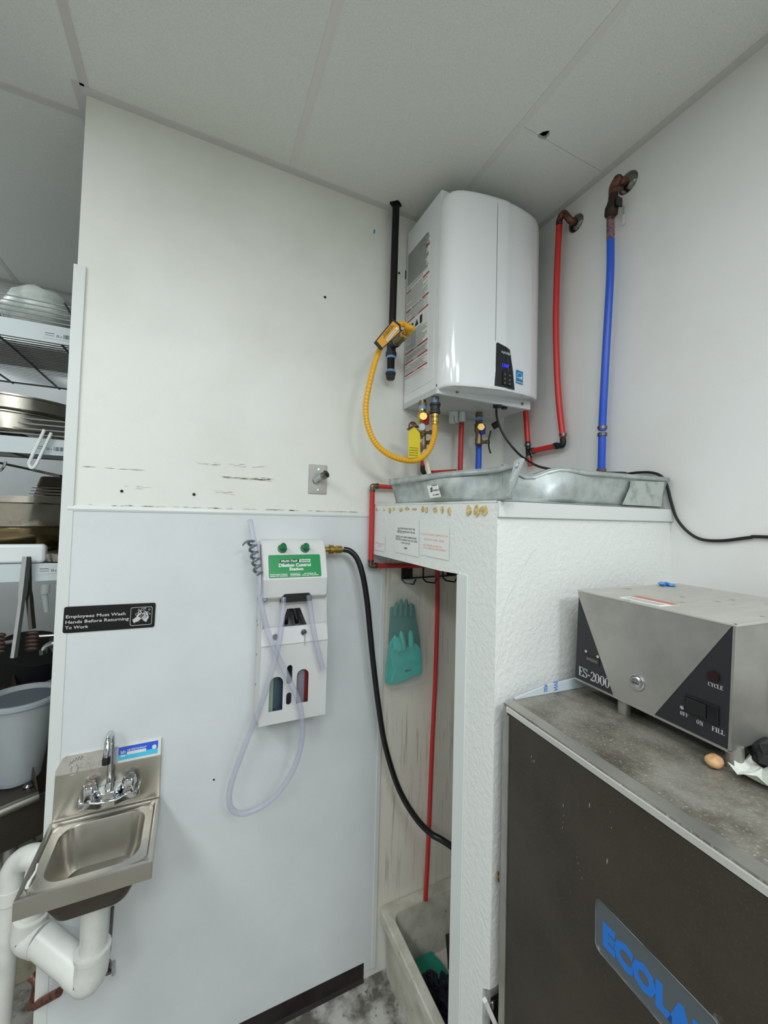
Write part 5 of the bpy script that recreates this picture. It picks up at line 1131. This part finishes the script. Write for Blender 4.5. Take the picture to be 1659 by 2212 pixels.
tag(obj('potato_slice', G().blob((pt[0], pt[1], MT + .0105), .016, .0125, .010, 2, .07, 14, 8), M_POTATO, smooth=True), 'dried tan food lump on the machine top beside the front leg', 'food scrap')
cpz = thing('crumpled_plastic', 'crumpled white plastic sheet behind the control box leg', 'plastic', (-0.4630, -1.1332, 1.3720))
rd = random.Random(12)
c0 = Vector((-0.4606, -1.1294, 1.3850)); nX, nY = 9, 7
rows = [[c0 + Vector((-.03 + .10 * i / nX + rd.uniform(-.004, .004), .03 - .085 * j / nY + rd.uniform(-.004, .004), -.008 + rd.uniform(0, .02))) for i in range(nX + 1)] for j in range(nY + 1)]
obj('plastic_sheet', G().loft(rows, False, False, close=False), M_SHOE, cpz, thick=.001)
tag(obj('black_cable_bundle', G().blob(Vector((-0.4370, -1.1277, 1.3900)) + Vector((.03, 0, .01)), .05, .03, .02, 9, .2), M_BLACKM), 'black bundle in shadow behind the crumpled white plastic', 'cable')

# ================================================================ BACK KITCHEN SEEN PAST THE WALL END
def wire_shelf(name, label, zt, zb_, y0, y1, x1, rods, z_under, tilt=0):
    t = thing(name, label, 'shelf', (x1, y0, zb_))
    obj('front_strip', G().box((-2.75, y0 - .004, zb_), (x1, y0, zt)), M_SHELFE, t)
    for k in range(rods):
        z = zt + .012 + .018 * k
        obj('rod', G().tube([(-2.75, y0 + .004 * k, z), (x1, y0 + .004 * k, z)], .0024, 6, smooth=False), M_WIREW, t)
    n = int((y1 - y0) / .024)
    g = G()
    for k in range(n):
        g.tube([(-2.75, y0 + .012 + k * .024, z_under), (x1 + .01, y0 + .012 + k * .024, z_under)], .0021, 4, smooth=False)
    obj('deck_wires', g, M_WIREW, t, kind='stuff')
    for x in (-2.6, -2.35, -2.12, -1.94, -1.76):
        obj('support_rod', G().tube([(x, y0, z_under - .005), (x, y1, z_under - .005)], .0042, 6, smooth=False), M_WIRED, t)
    obj('back_rod', G().tube([(-2.75, y1, z_under), (x1, y1, z_under)], .004, 6, smooth=False), M_WIRED, t)
    return t
s1 = wire_shelf('wire_shelf', 'topmost wire shelf with pale label strip and a white bag on it', 2.405, 2.345, .28, 1.06, -1.66, 5, 2.375)
s2 = wire_shelf('wire_shelf', 'middle wire shelf holding the round pans, far left', 2.01, 1.955, .28, .74, -1.66, 4, 1.985)
s3 = thing('steel_shelf', 'white solid shelf below the big pans with tongs hanging from it', 'shelf', (-1.7, .28, 1.53))
obj('shelf_board', G().box((-2.75, .28, 1.575), (-1.66, .74, 1.583)), M_SHELFE, s3)
obj('front_strip', G().box((-2.75, .276, 1.525), (-1.66, .28, 1.584)), M_SHELFE, s3)
# price labels on the strips
for (x, z, par) in ((-1.79, 2.372, s1), (-1.80, 1.978, s2), (-1.77, 1.562, s3)):
    lb_ = obj('shelf_tag', G().box((x, .2748, z - .014), (x + .09, .2759, z + .012)), M_SHELFE, par)
    g = G(); rd = random.Random(3)
    for k in range(11):
        a = x + .056 + k * .003; g.box((a, .2740, z - .008), (a + rd.choice([.001, .0018]), .2749, z + .006))
    g.box((x + .005, .2740, z + .003), (x + .03, .2749, z + .0045)).box((x + .005, .2740, z - .004), (x + .03, .2749, z - .003))
    obj('barcode', g, M_INK, lb_)
    text('25 x', Frame((x, .2746, z), (1, 0, 0), (0, 0, 1), (0, -1, 0)), .036, -.006, .0003, .011, M_INK, lb_, width=.015)
# white bag on the top shelf
tag(obj('plastic_bag', G().blob((-1.845, .45, 2.50), .115, .11, .095, 4, .06, 14, 9), M_PLBAG, smooth=True), 'milky white plastic bag of supplies on the top wire shelf', 'bag')
tag(obj('paper_bundle', G().blob((-2.10, .5, 2.49), .11, .12, .09, 6, .08, 12, 8), M_WHITEP, smooth=True), 'white bundle at the left end of the top wire shelf', 'bundle')
g = G().prism([(-1.79, 2.52), (-1.775, 2.525), (-1.765, 2.505), (-1.755, 2.485), (-1.77, 2.46), (-1.785, 2.48)], 0, .003, Frame((0, .395, 0), (1, 0, 0), (0, 0, 1), (0, -1, 0)))
obj('teal_print', g, M_TEALP, bpy.data.objects['plastic_bag.001'] if 'plastic_bag.001' in bpy.data.objects else bpy.data.objects['plastic_bag'])
tag(obj('metal_rod', G().tube([(-1.7306, 0.2500, 2.4801), (-1.7055, 0.2500, 2.4357), (-1.6928, 0.2500, 2.4124)], .004, 6, smooth=False), M_WIRED, smooth=True), 'short grey metal rod leaning over the top shelf by the wall end', 'rod')
# round pans on the middle shelf
c1 = Vector((-1.9140, 0.5000, 2.1061))
tag(obj('round_pan', G().lathe([(.10, 0), (.235, 0), (.245, .006), (.245, .044), (.249, .047), (.249, .052), (.238, .052), (.236, .012), (.10, .010)], (-1.935, .50, 2.098), (0, 0, 1), 40), M_PAN, smooth=True), 'upper of two round steel pans stacked on the middle shelf', 'pan')
tag(obj('round_pan', G().lathe([(.10, 0), (.215, 0), (.226, .006), (.226, .058), (.230, .062), (.230, .066), (.218, .066), (.216, .012), (.10, .010)], (-1.945, .49, 2.030), (0, 0, 1), 40), M_PAN, smooth=True), 'lower of two round steel pans stacked on the middle shelf', 'pan')
cl = thing('colander', 'perforated steel colander at the left end of the middle shelf', 'colander', (-1.98, .36, 2.0))
obj('mesh_bowl', G().lathe([(.05, 0), (.09, .006), (.105, .030), (.108, .032)], (-1.97, .40, 1.993), (0, 0, 1), 30, False), mat('perforated_steel', (150, 150, 142), .3, .9, bump=(160, 1.0), var=((50, 52, 50), 150, .5, .6)), cl, smooth=True, thick=.0015)
obj('rim', G().lathe([(.108, 0), (.114, .002), (.114, .007), (.108, .008)], (-1.97, .40, 2.0215), (0, 0, 1), 30), M_CHROMED, cl, smooth=True)
obj('handle', G().tube([(-1.8707, 0.3000, 2.1224), (-1.8652, 0.3000, 2.0789), (-1.8691, 0.3000, 2.0594)], .0035, 6).tube([(-1.8599, 0.3000, 2.1239), (-1.8511, 0.3000, 2.0886)], .0035, 6), M_CHROME, cl, smooth=True)
tag(obj('strainer_handle', G().tube([(-1.7690, 0.2620, 2.0388), (-1.7793, 0.2600, 2.0026), (-1.7992, 0.2550, 1.9343), (-1.8021, 0.2550, 1.9170), (-1.7955, 0.2550, 1.9051), (-1.7851, 0.2550, 1.9152), (-1.7702, 0.2600, 1.9641), (-1.7499, 0.2620, 2.0298)], .005, 8, sub=6), M_WHITEP, smooth=True), 'white looped utensil handle hanging over the middle shelf edge', 'utensil')
tag(obj('hanging_ladle', G().tube([(-1.8816, 0.2550, 1.8852), (-1.8707, 0.2550, 1.8965), (-1.8644, 0.2550, 1.9107), (-1.8626, 0.2550, 1.9230)], .004, 8, sub=6), M_CHROME, smooth=True), 'curved chrome handle under the middle shelf at the left edge', 'utensil')
g = G()
for k in range(16):
    p = Vector((-1.8036, 0.3000, 1.9024)).lerp(Vector((-1.7317, 0.3000, 1.8863)), k / 15); g.box((p.x - .0016, p.y - .002, p.z - .006), (p.x + .0016, p.y + .002, p.z + .004))
obj('rail_notches', g, M_CHROMED, s2)
obj('rail', G().tube([(-1.9068, 0.3100, 1.9224), (-1.8027, 0.3100, 1.9017), (-1.7183, 0.3100, 1.8846)], .004, 6, smooth=False), M_DARK, s2)
# big pots on the lower shelf
pc = (-1.8928, 0.5000, 1.6251)
tag(obj('brazier_pan', G().lathe([(.11, 0), (.262, 0), (.27, .01), (.285, .085), (.294, .090), (.294, .112), (.284, .112), (.265, .012), (.11, .010)], (-1.93, .585, 1.70), (0, 0, 1), 44), M_PAN, smooth=True), 'wide steel pan with flared rim, upper of the nested pair on the white shelf', 'pan')
tag(obj('brazier_pan', G().lathe([(.20, 0), (.235, .004), (.262, .06), (.272, .10), (.272, .112)], (-1.93, .585, 1.588), (0, 0, 1), 44), mat('amber_reflective_steel', (140, 124, 96), .16, 1.0), smooth=True), 'steel pan under the wide flared pan on the white shelf', 'pan')
tag(obj('steel_tin', G().lathe([(.045, 0), (.065, .004), (.07, .03), (.06, .035)], (-1.705, .335, 1.585), (0, 0, 1), 24), M_PAN, smooth=True), 'small round steel tin at the right end of the white shelf', 'tin')
for k in range(5):
    w_ = .0 if k < 3 else .01
    labels = ['bottom', 'second lowest', 'middle', 'second highest', 'topmost']
    if k < 4:
        o = obj('sheet_pan', G().box((-1.905 + .004 * k, .60, 1.813 + k * .0125), (-1.62, .88, 1.8155 + k * .0125)).box((-1.89 + .004 * k, .61, 1.8155 + k * .0125), (-1.625, .87, 1.822 + k * .0125)), M_SHEET, bevel=.001)
        tag(o, '%s of the dark sheet pans stacked above the big pans' % labels[k], 'tray', 'stacked sheet pans')
tag(obj('hotel_pan', G().loft([rr3(-1.885, .60, -1.62, .88, .02, 1.8605), rr3(-1.882, .602, -1.62, .878, .02, 1.864), rr3(-1.875, .61, -1.63, .87, .02, 1.897), rr3(-1.870, .615, -1.635, .865, .018, 1.901)]), M_SHEET, smooth=True), 'upturned deep steel pan on top of the stacked sheet pans', 'pan')
tag(obj('shelf_shade_sheet', G().box((-2.15, .40, 2.386), (-1.64, .80, 2.389)).box((-2.15, .40, 2.386), (-1.64, .403, 2.405)), M_SHEET), 'dark flat sheet added on the topmost wire shelf to darken its underside', 'tray')  # added dark sheet, stands in for shade behind the shelf wires
tag(obj('white_container', G().prism(rrect(-2.1, 1.585, -1.755, 1.648, .014), .0, .034, Frame((0, .314, 0), (1, 0, 0), (0, 0, 1), (0, -1, 0))), M_WHITEP, bevel=.008, smooth=True), 'white rounded plastic lid box on the white shelf behind the tongs', 'box')
# tongs hanging from the shelf
tn = thing('tongs', 'steel kitchen tongs hanging spread over the white shelf edge', 'tongs', (-1.7939, 0.2600, 1.6130))
a0, a1, a2 = Vector((-1.7947, 0.2550, 1.6105)), Vector((-1.7998, 0.2500, 1.4624)), Vector((-1.8087, 0.2400, 1.2863))
obj('arm', G().tube([a0, a1, a2], [.013] * 6 + [.010] * 7, 6), M_CHROME, tn, smooth=True)
b0_, b1_, b2_ = Vector((-1.7917, 0.2620, 1.6051)), Vector((-1.7836, 0.2620, 1.4742)), Vector((-1.7712, 0.2600, 1.3695))
obj('arm', G().tube([b0_, b1_, b2_], [.008] * 6 + [.011] * 7, 6), M_CHROMED, tn, smooth=True)
g = G(); c = Vector((-1.7706, 0.2600, 1.3282))
for k in range(5): g.blob(c + Vector((0, 0, .026 - k * .013)), .020, .006, .0085, k, .05, 10, 6)
obj('scalloped_tip', g, M_DBRONZE, tn, smooth=True)
g = G(); c = Vector((-1.8494, 0.2600, 1.3294))
for k in range(5): g.blob(c + Vector((-.005, 0, .026 - k * .013)), .018, .006, .0085, k, .05, 10, 6)
tag(obj('second_tongs', g, M_DBRONZE, smooth=True), 'scalloped tip of another pair of tongs at the left frame edge', 'tongs')
# clear faucet strainer hanging right of the tongs
tag(obj('clear_sleeve', G().cyl((-1.7448, 0.2700, 1.5139), (-1.7459, 0.2700, 1.4827), .013).cyl((-1.7471, 0.2700, 1.4812), (-1.7382, 0.2700, 1.4197), .010, .007), mat('clear_grey_plastic', (176, 188, 184), .2, alpha=.55), smooth=True), 'clear plastic sleeve hanging below the white shelf near the wall end', 'sleeve')
tag(obj('wire_loop', G().tube([(-1.7171, 0.2700, 1.5125), (-1.7117, 0.2700, 1.4759), (-1.7135, 0.2700, 1.4571)], .003, 6), M_WIREW, smooth=True), 'thin white wire hanging beside the wall end under the shelf', 'wire')
# dish table
dt = thing('dish_table', 'steel dish table with rolled edge in the back kitchen', 'table', (-1.9, .4, 0))
t0, t1 = Vector((-1.7163, 0.1950, 0.8600)), Vector((-1.8472, 0.1264, 0.8600))
du = (t1 - t0).normalized(); dvv = Vector((0, 0, 1)).cross(du) * -1
if dvv.y < 0: dvv = -dvv
FTb = Frame((t0.x, t0.y, 0), du, dvv, (0, 0, 1))
obj('table_top', G().box((.0, 0, .845), (.62, .55, .855), FTb), M_STEELD, dt)
obj('rolled_edge', G().tube([FTb((.0, -.004, .852)), FTb((.62, -.004, .852))], .0145, 12, smooth=False), M_STEEL, dt, smooth=True)
obj('apron', G().box((-.04, .012, .715), (.62, .02, .845), FTb), M_STEELD, dt)
obj('end_splash', G().prism([(.02, .70), (.55, .70), (.55, 1.2), (.30, 1.06), (.02, .86)], 0, .004, Frame(FTb((-.005, 0, 0)), dvv, (0, 0, 1), du)), M_STEELD, dt)
obj('back_splash', G().box((-.0, .545, .855), (.62, .55, 1.22), FTb), M_STEELD, dt)
obj('back_ledge', G().tube([FTb((-.02, .545, 1.22)), FTb((.62, .545, 1.22))], .009, 8, smooth=False), M_STEELB, dt, smooth=True)
bl = obj('bolt', G().lathe([(.016, 0), (.016, .006), (.010, .012)], Vector((-1.7556, 0.2508, 0.8550)), (0, 0, 1), 14), M_CHROMED, dt, smooth=True)
obj('table_leg', G().cyl(FTb((.05, .05, 0)), FTb((.05, .05, .72)), .019), M_STEELB, dt, smooth=True)
obj('sink_bowl', G().box((.08, .10, .58), (.60, .5, .72), FTb), M_STEELD, dt)
# bucket
bk = thing('plastic_bucket', 'translucent plastic bucket standing on the dish table', 'bucket', (-1.80, .30, .856))
bc = (-1.805, .315, .857)
obj('bucket_body', G().lathe([(.055, 0), (.062, .006), (.101, .265), (.106, .268), (.106, .278), (.098, .278), (.058, .012), (.055, .010)], bc, (0, 0, 1), 32), M_BUCKET, bk, smooth=True)
obj('bucket_rim', G().lathe([(.106, 0), (.110, .002), (.110, .012), (.104, .014), (.102, .0)], (bc[0], bc[1], bc[2] + .262), (0, 0, 1), 32), mat('bucket_rim_plastic', (168, 178, 184), .3, alpha=.75), bk, smooth=True)
obj('molded_grip', G().prism(rrect(-.028, .245, .028, .27, .006), 0, .002, Frame((bc[0] + .05, bc[1] + .105, bc[2]), (.9, -.42, 0), (0, 0, 1), (-.42, -.9, 0))), mat('bucket_grip', (120, 132, 140), .3), bk)
tag(obj('blue_cloth', G().blob((-1.8375, 0.2853, 0.8700), .02, .02, .012, 5, .3), M_BLUERAG), 'bright blue cloth on the dish table at the left frame edge', 'cloth')
tag(obj('blue_bin', G().prism(rrect(-.12, .0, .06, .16, .01), 0, .10, Frame((-1.80, .62, .9), (1, 0, 0), (0, 0, 1), (0, -1, 0))), M_HANDLEB, bevel=.004), 'dark blue bin behind the translucent bucket', 'bin')
# dark utensils pile and chrome faucet behind the bucket
pf = thing('sprayer_faucet', 'curved chrome faucet by the wall end behind the bucket', 'faucet', (-1.7924, 0.5000, 1.2163))
obj('curved_spout', G().tube([(-1.8035, 0.5000, 1.2141), (-1.7974, 0.5000, 1.2345), (-1.7824, 0.5000, 1.2468), (-1.7598, 0.5000, 1.2496), (-1.7365, 0.5000, 1.2452)], .010, 10), M_CHROME, pf, smooth=True)
obj('spout_tip', G().cyl((-1.8034, 0.5000, 1.2124), (-1.8041, 0.5000, 1.2282), .013, n=12), M_CHROMED, pf, smooth=True)
obj('wall_pipe', G().tube([(-1.8792, 0.6000, 1.2569), (-1.7835, 0.6000, 1.2543)], .008, 8, smooth=False), M_CHROMED, pf, smooth=True)
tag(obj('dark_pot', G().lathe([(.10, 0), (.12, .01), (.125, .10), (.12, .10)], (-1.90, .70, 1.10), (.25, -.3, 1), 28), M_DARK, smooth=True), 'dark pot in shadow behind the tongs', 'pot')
tag(obj('pot_lid', G().lathe([(.02, .012), (.07, .01), (.085, 0), (.02, .004)], (-1.74, .66, 1.22), (.1, -.7, .7), 24), M_CHROMED, smooth=True), 'dull metal lid leaning by the wall end above the bucket', 'lid')
# under the table
tag(obj('maroon_cylinder', G().cyl((-1.7096, 0.2500, 0.6559), (-1.7121, 0.2500, 0.5748), .03, n=16), M_MAROON, smooth=True), 'dark maroon metal cylinder under the dish table by the wall end', 'canister')
tag(obj('beige_bin', G().prism([(-2.1, .0), (-1.74, .0), (-1.72, .47), (-2.12, .47)], 0, .25, Frame((0, .75, 0), (1, 0, 0), (0, 0, 1), (0, -1, 0))), mat('beige_plastic', (176, 172, 150), .5, var=((120, 112, 90), 10, .5, .7)), bevel=.01), 'dirty beige bin on the floor under the dish table', 'bin')
tag(obj('floor_cabinet', G().box((-2.6, .9, .002), (-1.60, 1.3, .80)), mat('cabinet_brown', (62, 52, 44), .6)), 'dark brown low cabinet under the far wall shelves', 'cabinet')  # even dark brown base colour of the cabinet
bpy.context.view_layer.update()
